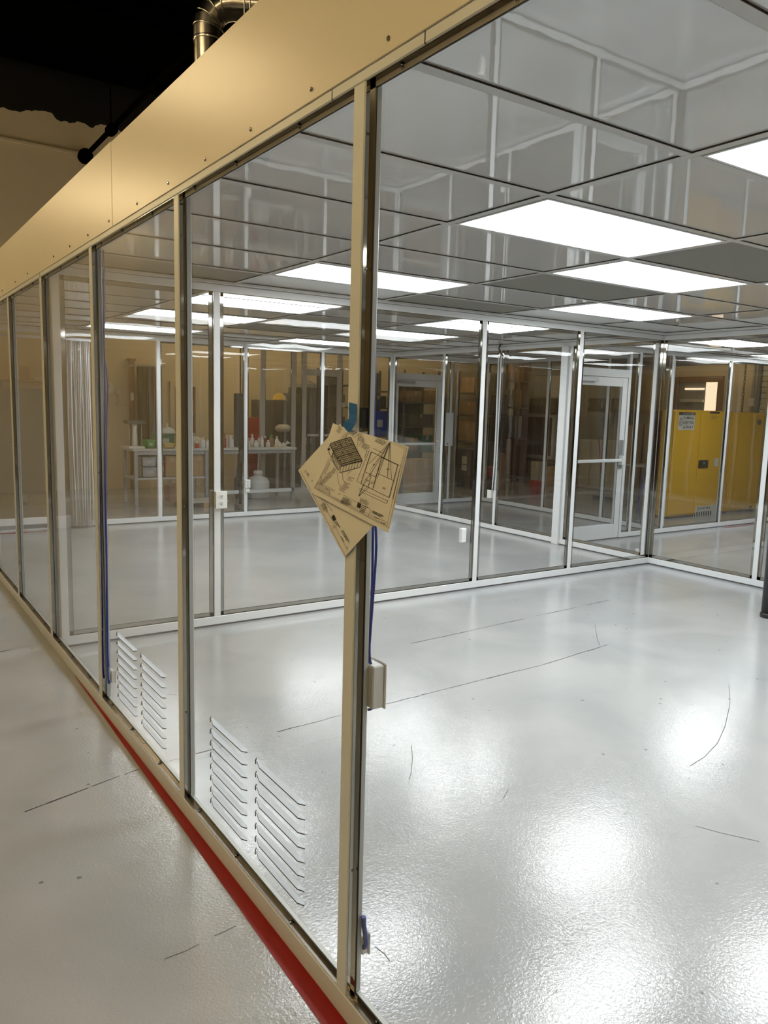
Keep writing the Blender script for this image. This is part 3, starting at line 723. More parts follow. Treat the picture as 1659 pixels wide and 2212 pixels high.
# ------------------------------------------------------------------ electrical boxes, cables
def outlet(name, cx, y, z, wd, h, label, dp=.035, axis='y', group='outlet boxes on the wall posts'):
    t = thing(name, (cx, y, z), label, 'outlet', group)
    if axis == 'y':
        box('box_body', 'white_plastic', t, cx-wd/2+.004, y-dp, z+.004, cx+wd/2-.004, y, z+h-.004)
        pl = box('face_plate', 'white_plastic', t, cx-wd/2, y-dp-.006, z, cx+wd/2, y-dp, z+h, c=.003)
        for k in (.30, .70):
            rc = MB().lathe((0, 0, 0), [(.017, 0), (.017, .002), (.015, .003)], 16)
            rc.v = [(cx+v[0], y-dp-.006-v[2], z+h*k+v[1]*.85) for v in rc.v]; rc.f = [f[::-1] for f in rc.f]
            r = rc.build('receptacle', 'white_plastic', pl)
            sl = MB()
            for dx in (-.0065, .0065): sl.box(cx+dx-.0022, y-dp-.0100, z+h*k-.001, cx+dx+.0022, y-dp-.0088, z+h*k+.009)
            sl.box(cx-.0032, y-dp-.0100, z+h*k-.0115, cx+.0032, y-dp-.0088, z+h*k-.0055)
            sl.build('socket_slots', 'slot', pl)
    else:
        box('box_body', 'white_plastic', t, cx-dp, y-wd/2+.004, z+.004, cx, y+wd/2-.004, z+h-.004)
        pl = box('face_plate', 'white_plastic', t, cx-dp-.006, y-wd/2, z, cx-dp, y+wd/2, z+h, c=.003)
        for k in (.30, .70):
            MB().cbox(cx-dp-.009, y-.016, z+h*k-.014, cx-dp-.006, y+.016, z+h*k+.014, c=.002).build('receptacle', 'white_plastic', pl)
    return t
outlet('wall_outlet', at(477, 1080, 'y', Y2-.03).x, Y2, at(477, 1098, 'y', Y2-.03).z, .088, .127, 'white double outlet box on the near post of the inner partition', dp=.04)
outlet('wall_outlet', at(533, 1045, 'y', Y4).x, Y4, at(533, 1053, 'y', Y4).z, .08, .12, 'small white outlet box low on a far wall post')
a = at(533, 1060, 'y', Y4); sb = thing('switch_box', (a.x, Y4, a.z), 'tiny white box just under the far post outlet', 'outlet'); box('box_body', 'white_plastic', sb, a.x-.03, Y4-.03, a.z-.02, a.x+.035, Y4, a.z+.035); box('box_lid', 'white_plastic', sb, a.x-.028, Y4-.034, a.z-.018, a.x+.033, Y4-.03, a.z+.033)
a = at(1061, 1068, 'x', X3); outlet('wall_outlet', X3, a.y, a.z-.05, .08, .115, 'white outlet box under the grey cables, far right glass wall', axis='x')
a = at(1006, 1158, 'y', Y2-.03); t = thing('outlet_cover', (a.x, Y2, a.z), 'narrow white box low on the inner partition beside a post', 'outlet'); box('box_body', 'white_plastic', t, a.x-.045, Y2-.022, a.z-.06, a.x+.012, Y2+.012, a.z+.07); box('box_lid', 'white_plastic', t, a.x-.043, Y2-.027, a.z-.056, a.x+.01, Y2-.022, a.z+.066)
# junction boxes on the room side of the main post
def jbox(y0, y1, x1, z0, z1, label):
    t = thing('junction_box', (.05, (y0+y1)/2, z0), label, 'outlet')
    box('box_body', 'white_plastic', t, .051, y0, z0, x1-.006, y1, z1)
    box('face_plate', 'white_plastic', t, x1-.006, y0-.004, z0-.004, x1, y1+.004, z1+.004)
    return t
a, b = at(835, 1436, 'y', -.07), at(835, 1527, 'y', -.07)
jbox(-.07, .05, a.x, b.z, a.z, 'deep grey white junction box behind the taped post, upper one')
a, b = at(800, 2017, 'y', -.05), at(800, 2057, 'y', -.05)
jbox(-.05, .03, a.x, b.z, a.z, 'small junction box behind the taped post near the floor')
a, b = at(246, 1449, 'y', 2*S-.06), at(246, 1475, 'y', 2*S-.06)
jbox(2*S-.06, 2*S+.01, max(.075, a.x), b.z, a.z, 'small junction box behind the third post near the floor')
def cable(name, pix, ax, val, r, m, label, offs=None, cat='cable', group=None):
    pts = [at(u, v, ax, val) for u, v in pix]
    out = []
    for i in range(len(pts)-1):
        p0, p1, p2, p3 = pts[max(0, i-1)], pts[i], pts[i+1], pts[min(len(pts)-1, i+2)]
        for k in range(4):
            t = k/4; out.append(.5*((2*p1)+(p2-p0)*t+(2*p0-5*p1+4*p2-p3)*t*t+(3*p1-p0-3*p2+p3)*t**3))
    out.append(pts[-1])
    o = MB().tube(out, r, 7).build(name, m); tag(o, label, cat, group); return o
yv = -.045
cable('blue_cable', [(813,372),(812,470),(811,560),(810,700),(809,860),(806,960),(808,1100),(812,1150),(812,1200),(805,1300),(799,1380),(798,1405),(800,1430),(809,1452),(811,1480),(809,1510),(803,1530),(795,1533)], 'y', yv, .0035, 'blue_cable', 'blue cable hanging behind the taped post, outermost of the three', group='blue cables behind the taped post')
cable('blue_cable', [(806,700),(806,800),(806,900),(808,1000),(806,1100),(805,1160),(804,1250),(800,1340),(796,1400),(796,1440),(797,1490),(800,1528)], 'y', yv+.01, .0035, 'blue_cable', 'blue cable hanging close along the taped post into the box', group='blue cables behind the taped post')
cable('blue_cable', [(785,1980),(786,2000),(790,2030),(789,2044),(785,2046)], 'y', -.058, .007, 'blue_cable', 'short blue cable loop at the small box near the floor', group='blue cables behind the taped post')
cable('blue_cable', [(223,540),(226,640),(225,760),(230,800),(233,850),(229,950),(229,1100),(231,1200),(230,1300),(232,1400),(235,1440)], 'y', 2*S-.06, .004, 'blue_cable', 'blue cable hanging behind the third post, bowed outward', group='blue cables behind the third post')
cable('blue_cable', [(224,560),(224,700),(226,800),(227,950),(228,1100),(231,1250),(232,1380),(234,1470),(238,1470)], 'y', 2*S-.10, .0045, 'blue_cable', 'blue cable lying straight behind the third post', group='blue cables behind the third post')
cable('blue_cable', [(1417,712),(1416,735),(1412,800),(1408,870),(1405,950),(1402,1020),(1398,1080),(1391,1150),(1386,1186)], 'y', 3.95, .005, 'blue_cable', 'blue cable hanging in the glass corner down to a power strip', group='blue cables in the glass corner')
cable('blue_cable', [(1416,712),(1415,740),(1408,860),(1402,930),(1394,1010),(1381,1080),(1382,1110),(1386,1150),(1388,1188)], 'y', 4.0, .0045, 'blue_cable', 'blue cable looping loosely beside the corner cable', group='blue cables in the glass corner')
a = at(1386, 1192, 'z', .0); ps = thing('power_strip', (a.x, a.y, 0), 'white power strip on the floor in the glass corner', 'power strip')
box('strip_body', 'white_plastic', ps, a.x-.09, a.y-.03, 0, a.x+.09, a.y+.03, .04, c=.008)
for k in range(4): box('socket', 'dgrey', ps, a.x-.07+k*.035, a.y-.012, .0395, a.x-.05+k*.035, a.y+.012, .0408, c=.001)
for k, (du, lb) in enumerate(((0, 'grey cable down to the outlet on the far right wall, nearer one'), (3, 'grey cable down to the outlet on the far right wall, farther one'))):
    cable('grey_cable', [(1077+du,770),(1074+du,850),(1070+du,950),(1066+du,1020),(1063+du,1059)], 'x', X3-.035, .007, 'white' if k == 0 else 'dgrey', lb, group='cables above the far right outlet')
cable('white_cable', [(531,732),(532,800),(532,900),(533,1000),(533,1033)], 'y', Y4-.03, .008, 'white', 'white cable running down the far wall post to its outlet')
cable('black_cable', [(1080,738),(1081,745),(1078,752),(1082,762),(1086,768)], 'x', X3-.05, .012, 'black_plastic', 'short black cable bend at the head of the far right wall')

# black column near the right edge
a = at(1655, 1335, 'z', 0)
bp = thing('black_column', (a.x+.03, a.y, 0), 'black round column at the right edge in the near room', 'column')
bc = (a.x+.05, a.y-.0, 0)
MB().lathe(bc, [(.068, 0), (.068, 1.42), (.05, 1.45)], 24).build('shaft', 'black_plastic', bp)
MB().lathe(bc, [(.075, 0), (.075, .03), (.069, .04)], 24).build('foot_ring', 'black_plastic', bp)
MB().lathe((bc[0], bc[1], 1.45), [(.02, 0), (.02, .15), (.012, .16), (.012, 1.05)], 12).build('stem', 'black_plastic', bp)

# ------------------------------------------------------------------ strip curtain at the open bay
a, b = at(127, 900, 'y', Y4), at(186, 900, 'y', Y4)
sc = thing('strip_curtain', (a.x, Y4-.05, 0), 'bunched clear vinyl strip curtain hanging in the open far doorway', 'curtain')
box('curtain_rail', 'steel', sc, .12, Y4-.04, 2.36, b.x+.12, Y4-.012, 2.40)
for k in range(15):
    x = a.x+(b.x-a.x)*(k+random.uniform(-.3, .3))/14; y = Y4-.07-random.uniform(0, .11); an = random.uniform(-1.2, 1.2); hw = random.uniform(.03, .06)
    mb = MB(); n = 8; prev = None
    for i in range(n+1):
        z = .03+(2.36-.03)*i/n; ox_ = .008*math.sin(z*2+k); c_, s_ = math.cos(an+.1*math.sin(z+k)), math.sin(an+.1*math.sin(z+k))
        e = [Vector((x+ox_-c_*hw, y-s_*hw, z)), Vector((x+ox_, y+.012, z)), Vector((x+ox_+c_*hw, y+s_*hw, z))]
        if prev:
            for q in (0, 1): mb.quad(prev[q], prev[q+1], e[q+1], e[q])
        prev = e
    for e_ in (0, 2):
        q = [Vector(v) for v in mb.v[:0]]
        mb.tube([(x+.008*math.sin((.03+2.33*i/8)*2+k)+(-1 if e_ == 0 else 1)*math.cos(an+.1*math.sin(.03+2.33*i/8+k))*hw, y+(-1 if e_ == 0 else 1)*math.sin(an+.1*math.sin(.03+2.33*i/8+k))*hw, .03+2.33*i/8) for i in range(9)], random.choice((.0025, .0045, .007)), 5, mi=1)
    mb.build('vinyl_strip', ['strip', 'strip_highlight'], sc, smooth=True)

# ------------------------------------------------------------------ things standing in the building beyond the glass
def ext(u0, v0, u1, v1, y, ax='y'):
    """picture rectangle -> extents on the plane where the thing stands"""
    a, b = at(u0, v0, ax, y), at(u1, v1, ax, y)
    return (min(a.x, b.x), max(a.x, b.x), min(a.y, b.y), max(a.y, b.y), min(a.z, b.z), max(a.z, b.z))
def carton(u0, v0, u1, v1, y, dep, label, m='card', zb=None, zt=None, group=None, name='cardboard_box', openf=False):
    x0, x1, _, _, z0, z1 = ext(u0, v0, u1, v1, y)
    if zb is not None: z0 = zb
    if zt is not None: z1 = zt
    t = thing(name, ((x0+x1)/2, y, z0), label, 'box', group)
    box('box_body', m, t, x0, y, z0, x1, y+dep, z1, c=.006)
    box('packing_tape', 'cardtape', t, x0+.02, y+dep*.42, z1-.001, x1-.02, y+dep*.58, z1+.002, c=.0005)
    box('packing_tape', 'cardtape', t, (x0+x1)/2-.03, y-.002, z1-(z1-z0)*.3, (x0+x1)/2+.03, y+.002, z1+.001, c=.0005)
    if openf:
        MB().box(x0, y-.12, z1-.004, x1, y, z1).build('flap', m, t)
    return t
def crate(x0, x1, y0, y1, z0, z1, m, label, name='plastic_bin', cat='bin', group=None):
    t = thing(name, ((x0+x1)/2, (y0+y1)/2, z0), label, cat, group); w_ = .012; mb = MB()
    mb.box(x0, y0, z0, x1, y1, z0+w_); mb.box(x0, y0, z0, x1, y0+w_, z1); mb.box(x0, y1-w_, z0, x1, y1, z1); mb.box(x0, y0, z0, x0+w_, y1, z1); mb.box(x1-w_, y0, z0, x1, y1, z1)
    mb.build('bin_body', m, t)
    r = MB(); r.cbox(x0-.01, y0-.01, z1-.02, x1+.01, y0+.006, z1+.002); r.cbox(x0-.01, y1-.006, z1-.02, x1+.01, y1+.01, z1+.002); r.build('bin_rim', m, t)
    box('label_holder', 'label', t, x0+(x1-x0)*.3, y0-.004, z0+(z1-z0)*.35, x0+(x1-x0)*.7, y0+.002, z0+(z1-z0)*.65, c=.001)
    return t
def bottle(u, v0, v1, y, r, m, cap, label, group=None, zb=None):
    a = at(u, v1, 'y', y); z1 = at(u, v0, 'y', y).z; z0 = a.z if zb is None else zb; h = z1-z0
    t = thing('bottle', (a.x, y, z0), label, 'bottle', group)
    MB().lathe((a.x, y, z0), [(r*.92, 0), (r, h*.05), (r, h*.6), (r*.85, h*.7), (r*.4, h*.8), (r*.36, h*.86)], 12).build('bottle_body', m, t, smooth=True)
    MB().lathe((a.x, y, z0), [(r*.45, h*.85), (r*.45, h*.98), (r*.4, h)], 10).build('cap', cap, t)
def bench(x0, x1, y0, y1, zt, label, shelf=.42, legs='steel', low=None):
    t = thing('workbench', ((x0+x1)/2, (y0+y1)/2, 0), label, 'table', 'workbenches beyond the far wall')
    box('bench_top', 'bench', t, x0, y0, zt-.04, x1, y1, zt, c=.006)
    for x in (x0+.03, x1-.08):
        for y in (y0+.03, y1-.08): box('leg', legs, t, x, y, 0, x+.05, y+.05, zt-.04)
    box('apron', legs, t, x0+.08, y0+.04, zt-.10, x1-.08, y0+.06, zt-.04)
    if shelf: box('lower_shelf', 'bench', t, x0+.03, y0+.05, shelf-.03, x1-.03, y1-.05, shelf)
    if low: box('foot_rail', 'white', t, x0+.03, y0+.03, low-.03, x1-.03, y0+.07, low+.03)
    return t
def rack(x0, x1, y0, y1, h, zs, label, m='dgrey', back=True, cat='shelf', name='storage_rack', group=None):
    t = thing(name, ((x0+x1)/2, (y0+y1)/2, 0), label, cat, group)
    for x in (x0, x1-.04):
        for y in (y0, y1-.04): box('upright', m, t, x, y, 0, x+.04, y+.04, h)
    for z in zs: box('shelf', m, t, x0, y0, z-.03, x1, y1, z)
    if back: box('back_panel', m, t, x0+.03, y1-.05, .1, x1-.03, y1-.042, h-.05, c=.001)
    return t
def cabinet(x0, x1, y0, y1, z0, z1, m, label, nd=2, name='storage_cabinet', face='-y', dm=None, group=None):
    t = thing(name, ((x0+x1)/2, (y0+y1)/2, z0), label, 'cabinet', group); dm = dm or m
    box('body', m, t, x0, y0, z0, x1, y1, z1, c=.008)
    if face == '-y':
        wv = (x1-x0)/nd
        for k in range(nd):
            dd = box('door', dm, t, x0+wv*k+.008, y0-.018, z0+.02, x0+wv*(k+1)-.008, y0, z1-.02, c=.004)
            xx = x0+wv*(k+1)-.06 if k % 2 == 0 else x0+wv*k+.04
            box('handle', 'steel', dd, xx, y0-.034, (z0+z1)/2-.06, xx+.02, y0-.018, (z0+z1)/2+.06)
    else:
        wv = (y1-y0)/nd
        for k in range(nd):
            dd = box('door', dm, t, x0-.018, y0+wv*k+.008, z0+.02, x0, y0+wv*(k+1)-.008, z1-.02, c=.004)
            box('handle', 'steel', dd, x0-.034, y0+wv*(k+1)-.06, (z0+z1)/2-.06, x0-.018, y0+wv*(k+1)-.04, (z0+z1)/2+.06)
    return t

# --- far left, behind the open bay
x0, x1, _, _, z0, z1 = ext(35, 838, 99, 1072, 11.4)
t = thing('folding_screen', (x0, 11.4, 0), 'large plain grey folding screen beyond the open bay at the far left', 'screen')
for k in range(3):
    a = x0-.9+k*(x1-x0+.9)/3; b = x0-.9+(k+1)*(x1-x0+.9)/3
    box('screen_panel', 'curtain', t, a+.004, 11.4+.03*(k % 2), .14, b-.004, 11.44+.03*(k % 2), z1)
    box('foot', 'steel', t, a+.1, 11.2, 0, a+.16, 11.66, .04); box('screen_leg', 'steel', t, a+.115, 11.41+.03*(k % 2), .03, a+.145, 11.43+.03*(k % 2), .15)
ld = thing('wall_ledge', (.8, 12.8, 2.0), 'long wall ledge carrying the box and the tray, far left', 'shelf')
box('ledge_board', 'wood', ld, x0-1.6, 12.6, 1.90, x1+1.0, 12.99, 1.93)
for k in range(3): box('bracket', 'steel', ld, x0-1.2+k*1.2, 12.7, 1.72, x0-1.17+k*1.2, 12.99, 1.90)
carton(40, 790, 66, 815, 12.62, .3, 'small cardboard box on the wall ledge above the grey screen', 'wood', zb=1.931)
t = thing('cream_tray', (x1, 12.65, 1.931), 'small cream tray on the wall ledge right of the cardboard box', 'tray'); xx = ext(72, 820, 92, 830, 12.7)
box('tray_body', 'hdpe', t, xx[0], 12.65, 1.931, xx[1], 12.85, 1.97); box('tray_lip', 'hdpe', t, xx[0]-.02, 12.64, 1.97, xx[1]+.02, 12.86, 1.98)
kb = thing('trim_kerb', (.5, Y4, 0), 'low white kerb across the open bay at the far left', 'trim', kind='structure')
for a, b in ((-1.2, .052-.06), (.11, 1.12)): box('kerb_piece', 'white', kb, a, Y4, 0, b, Y4+.06, .15)
kb2 = thing('skirting_heater', (.3, 12.7, 0), 'low pale floor box below the grey screen at the far left', 'heater'); box('heater_body', 'hdpe', kb2, -.6, 11.0, .02, .55, 11.12, .16); box('heater_foot', 'hdpe', kb2, -.5, 11.02, 0, -.45, 11.10, .02); box('heater_foot', 'hdpe', kb2, .4, 11.02, 0, .45, 11.10, .02)

# --- building wall fittings
x0, x1, _, _, z0, z1 = ext(281, 795, 293, 985, 12.9)
t = thing('wall_pilaster', ((x0+x1)/2, 12.9, 0), 'dark red-brown post against the cream back wall', 'column'); box('post_body', 'brown', t, x0, 12.86, 0, x1, 12.999, 2.35); box('post_cap', 'brown', t, x0-.02, 12.84, 2.35, x1+.02, 12.999, 2.39)
x0, x1, _, _, z0, z1 = ext(283, 848, 289, 865, 12.85)
t = thing('light_switch', (x0, 12.86, z0), 'small white switch plate on the dark red-brown post', 'switch'); box('plate', 'white_plastic', t, x0, 12.848, z0, x1, 12.86, z1); box('toggle', 'white_plastic', t, (x0+x1)/2-.01, 12.838, (z0+z1)/2-.02, (x0+x1)/2+.01, 12.848, (z0+z1)/2+.02)
a = at(235, 838, 'y', 12.95); t = thing('wall_clock', tuple(a), 'round pale wall clock beside the blue cable view', 'clock')
mb = MB().tube([(a.x, 12.95, a.z), (a.x, 12.999, a.z)], .10, 24).build('clock_case', 'hdpe', t); MB().tube([(a.x, 12.946, a.z), (a.x, 12.951, a.z)], .085, 24).build('clock_face', 'white_plastic', t); box('clock_hand', 'slot', t, a.x-.004, 12.943, a.z, a.x+.004, 12.946, a.z+.06, c=.001)
x0, x1, _, _, z0, z1 = ext(252, 842, 267, 875, 12.9)
t = thing('wall_bracket', (x0, 12.95, z0), 'grey wall bracket with a stem between the clock and the brown post', 'bracket'); box('top_plate', 'label', t, x0, 12.90, z1-.08, x1, 12.999, z1); box('stem', 'label', t, (x0+x1)/2-.02, 12.94, z0+.03, (x0+x1)/2+.02, 12.98, z1-.08); box('foot_plate', 'label', t, x0, 12.9, z0, x1, 12.999, z0+.03)
x0, x1, _, _, z0, z1 = ext(296, 790, 344, 925, 12.7)
t = thing('dust_curtain', (x0, 12.7, 0), 'dark grey hanging sheets behind the first workbench', 'curtain')
for k in range(5):
    mb = MB(); prev = None; a = x0+(x1-x0)*k/5; b = x0+(x1-x0)*(k+1)/5
    for i in range(7):
        x = a+(b-a)*i/6; y = 12.72+.035*math.sin(i*2.1+k); e = (Vector((x, y, .35)), Vector((x, y, z1)))
        if prev: mb.quad(prev[0], e[0], e[1], prev[1])
        prev = e
    mb.build('sheet_fold', 'curtain' if k % 2 else 'dgrey', t, smooth=True)
box('hanging_rod', 'steel', t, x0-.1, 12.70, z1-.01, x1+.1, 12.73, z1+.02)
for q in (x0-.08, x1+.06): box('rod_bracket', 'steel', t, q, 12.72, z1-.01, q+.02, 12.999, z1+.02)
x0, x1, _, _, z0, z1 = ext(367, 824, 432, 1056, 12.95)
t = thing('door_3', ((x0+x1)/2, 12.95, 0), 'brown door in a cream frame in the back wall', 'door', kind='structure')
box('door_leaf', 'brown', t, x0+.09, 12.96, 0.01, x1-.09, 12.999, z1-.09)
for q in ((x0, 0, x0+.085, z1), (x1-.085, 0, x1, z1), (x0+.085, z1-.085, x1-.085, z1)): box('door_frame', 'cream', t, q[0], 12.93, q[1], q[2], 12.999, q[3])
box('handle', 'steel', t, x1-.2, 12.91, .98, x1-.1, 12.96, 1.01)

# --- two workbenches
xa0, xa1 = at(287, 962, 'y', 10.4).x, at(455, 962, 'y', 10.4).x
xb0, xb1 = at(470, 968, 'y', 10.4).x, at(641, 968, 'y', 10.4).x
ZT_ = .90
bench(xa0, xa1, 10.4, 11.1, ZT_, 'pale workbench beyond the far wall, left one, with the green box on it', shelf=.44)
bench(xb0, xb1, 10.4, 11.1, ZT_, 'pale workbench beyond the far wall, right one, crowded with bottles', shelf=None, low=.16)
def on(u, y=10.55): return at(u, 960, 'y', y).x
# left bench top
xx = on(297); t = thing('bench_stand', (xx, 10.6, ZT_), 'white stand with a dark flat head on the left workbench', 'stand')
box('stand_base', 'white_plastic', t, xx-.14, 10.5, ZT_, xx+.10, 10.75, ZT_+.03); MB().lathe((xx-.02, 10.62, ZT_), [(.045, .03), (.035, .3), (.05, .38)], 14).build('stand_neck', 'white_plastic', t); box('stand_head', 'dgrey', t, xx-.16, 10.5, ZT_+.38, xx+.13, 10.74, ZT_+.43)
for s in (-.11, .08): MB().tube([(xx+s, 10.6, ZT_+.03), (xx+s, 10.6, ZT_+.38)], .008, 6).build('guide_rod', 'steel', t)
crate(on(315), on(332), 10.5, 10.75, ZT_, ZT_+.13, 'green', 'small bright green bin on the left workbench beside the white stand')
crate(on(347), on(386), 10.75, 11.0, ZT_, ZT_+.22, 'dgreen', 'dark teal crate at the back of the left workbench')
crate(on(350), on(372), 10.45, 10.6, ZT_, ZT_+.08, 'lyellow', 'shallow yellow tray at the front of the left workbench')
def sack(x, y, z, r, m, label, name='plastic_bag', cat='bag'):
    mb = MB(); n = 10; V_ = []
    for j in range(6):
        th_ = PI/2*j/5; V_.append([(x+math.cos(2*PI*i/n)*r*math.cos(th_)*(1+.12*math.sin(3*i+j)), y+math.sin(2*PI*i/n)*r*.7*math.cos(th_)*(1+.1*math.cos(2*i)), z+r*.8*math.sin(th_)*(1+.06*math.sin(i*2))) for i in range(n)])
    for j in range(5):
        for i in range(n): mb.quad(V_[j][i], V_[j][(i+1) % n], V_[j+1][(i+1) % n], V_[j+1][i])
    t = thing(name, (x, y, z), label, cat); mb.build('bag_body', m, t, smooth=True)
    MB().lathe((x, y, z+r*.76), [(.02, 0), (.012, .03), (.035, .06)], 8).build('bag_neck', m, t); return t
sack(on(376), 10.88, ZT_+.222, .13, 'hdpe', 'pale bag heaped in the teal crate on the left workbench')
bx = on(431); sack(bx, 10.8, ZT_, .22, 'label', 'cream sack behind the small bottles at the right end of the left workbench')
for k, (u, h, lb) in enumerate(((423, .10, 'short red capped jar at the right end of the left workbench'), (436, .17, 'white squeeze bottle in front of the cream sack'), (446, .13, 'small pale jar at the very corner of the left workbench'))):
    xx = on(u); t = thing('bottle', (xx, 10.5, ZT_), lb, 'bottle'); MB().lathe((xx, 10.5, ZT_), [(.035, 0), (.037, .01), (.037, h*.7), (.018, h*.82)], 12).build('bottle_body', 'red' if k == 0 else 'hdpe', t); MB().lathe((xx, 10.5, ZT_+h*.8), [(.02, 0), (.02, h*.16), (.01, h*.22)], 10).build('cap', 'hdpe', t)
# left bench lower shelf and floor
crate(on(305), on(338), 10.53, 10.9, .441, .60, 'steel', 'lower grey metal bin under the left workbench', group='grey bins under the bench')
crate(on(305), on(337), 10.53, 10.9, .605, .76, 'steel', 'upper grey metal bin under the left workbench', group='grey bins under the bench')
carton(358, 985, 386, 1021, 10.5, .35, 'square cardboard box on the shelf of the left workbench', 'card', zb=.441, zt=.78)
carton(417, 983, 443, 1019, 10.5, .35, 'tall cardboard box under the right end of the left workbench', 'card', zb=.441, zt=.80)
crate(on(346), on(353), 10.5, 10.9, .441, .70, 'red', 'narrow red bin between the boxes under the left workbench')
t = thing('floor_platform', (on(390), 10.0, 0), 'low pale wooden platform before the left workbench', 'platform')
p0, p1 = at(340, 1068, 'z', .1), at(450, 1068, 'z', .1)
for k in range(4): box('deck_board', 'bench', t, p0.x, 9.9+k*.12, .08, p1.x, 10.0+k*.12, .10)
for k in range(3): box('bearer', 'wood', t, p0.x+.05+k*(p1.x-p0.x-.15)/2, 9.9, 0, p0.x+.13+k*(p1.x-p0.x-.15)/2, 10.36, .08)
xx = on(363, 10.2); t = thing('toolbox', (xx, 10.15, .10), 'dark red toolbox on the low platform', 'toolbox'); box('box_body', 'brown', t, xx-.05, 10.0, .10, xx+.2, 10.3, .32); box('lid', 'brown', t, xx-.055, 9.995, .32, xx+.205, 10.305, .36); box('handle', 'steel', t, xx+.02, 10.14, .38, xx+.13, 10.16, .395); box('handle_post', 'steel', t, xx+.02, 10.14, .36, xx+.035, 10.16, .38)
# right bench top
bottle_spec = [(484, .24, .035, 'amber', 'red', 'tall amber bottle with a red cap at the left end of the bottle row'), (490, .17, .03, 'clearbottle', 'hdpe', 'small pale bottle beside the tall amber one'),
    (536, .16, .04, 'clearbottle', 'hdpe', 'first clear bottle right of the white cable'), (545, .22, .035, 'clearbottle', 'hdpe', 'tall clear bottle, second right of the white cable'), (553, .12, .04, 'hdpe', 'hdpe', 'short white jar among the clear bottles'),
    (560, .20, .035, 'clearbottle', 'orange', 'clear bottle with an orange cap in the bottle row'), (566, .19, .034, 'clearbottle', 'hdpe', 'clear bottle next to the orange capped one'), (573, .19, .034, 'amber', 'hdpe', 'brown bottle with a white cap in the row'),
    (579, .12, .04, 'clearbottle', 'hdpe', 'short clear jar before the green capped bottle'), (586, .21, .045, 'card2', 'green', 'squat brown bottle with a green cap')]
for u, h, r, m, cp, lb in bottle_spec:
    y = 10.50+.12*(bottle_spec.index((u, h, r, m, cp, lb)) % 2); xx = on(u, y); t = thing('bottle', (xx, y, ZT_), lb, 'bottle', 'bottles on the right workbench')
    MB().lathe((xx, y, ZT_), [(r*.9, 0), (r, .01), (r, h*.62), (r*.45, h*.78), (r*.4, h*.84)], 12).build('bottle_body', m, t, smooth=True); MB().lathe((xx, y, ZT_+h*.82), [(r*.5, 0), (r*.5, h*.16), (r*.4, h*.18)], 10).build('cap', cp, t)
for k, (u, hh, mm, cc, lb) in enumerate(((514, .15, 'clearbottle', 'hdpe', 'clear bottle left of the white cable on the bench'), (524, .20, 'amber', 'hdpe', 'brown bottle just left of the white cable'), (598, .17, 'hdpe', 'hdpe', 'white bottle right of the green capped one'))):
    xx = on(u, 10.9); t = thing('bottle', (xx, 10.9, ZT_), lb, 'bottle', 'bottles on the right workbench')
    MB().lathe((xx, 10.9, ZT_), [(.033, 0), (.036, .01), (.036, hh*.62), (.016, hh*.78), (.015, hh*.84)], 12).build('bottle_body', mm, t, smooth=True); MB().lathe((xx, 10.9, ZT_+hh*.82), [(.018, 0), (.018, hh*.16), (.014, hh*.18)], 10).build('cap', cc, t)
carton(497, 935, 512, 963, 10.55, .2, 'white carton standing among the bottles on the right workbench', 'hdpe', zb=ZT_+.001, zt=ZT_+.2, name='white_box')
xx = on(606); t = thing('crumpled_paper', (xx, 10.55, ZT_), 'crumpled white paper towel at the right end of the right workbench', 'paper'); mb = MB()
for k in range(9):
    a = Vector((xx+random.uniform(-.09, .09), 10.55+random.uniform(-.05, .05), ZT_+.002)); b = a+Vector((random.uniform(-.08, .08), .03, random.uniform(.06, .14))); c = a+Vector((random.uniform(.03, .1), .05, random.uniform(.0, .05))); d = b+Vector((random.uniform(.02, .09), .02, random.uniform(-.06, .0))); mb.quad(a, c, d, b)
mb.build('crumple', 'hdpe', t)
t = thing('parts_cart', (on(543, 11.4), 11.5, 0), 'red parts cart standing behind the bottle row', 'cart'); x0, x1, *_ = ext(527, 905, 560, 960, 11.5)
box('cart_body', 'red', t, x0, 11.4, .12, x1, 11.8, 1.38); [box('drawer', 'red', t, x0+.01, 11.385, .2+k*.19, x1-.01, 11.4, .37+k*.19) for k in range(6)]
for s in (x0+.05, x1-.05): MB().tube([(s-.02, 11.5, .06), (s+.02, 11.5, .06)], .06, 10).build('wheel', 'black_plastic', t)
t = thing('stand_machine', (on(655, 11.5), 11.5, 0), 'pale lumpy machine head behind the crumpled paper', 'machine'); a = at(612, 925, 'y', 11.75)
MB().tube([(a.x, 11.75, 0), (a.x, 11.75, a.z-.05)], .03, 8).build('column', 'dgrey', t); MB().lathe((a.x, 11.75, a.z-.07), [(.10, 0), (.16, .04), (.15, .10), (.08, .14)], 14).build('head', 'label', t, smooth=True); MB().lathe((a.x, 11.75, 0), [(.2, 0), (.2, .03), (.04, .05)], 14).build('foot', 'dgrey', t)
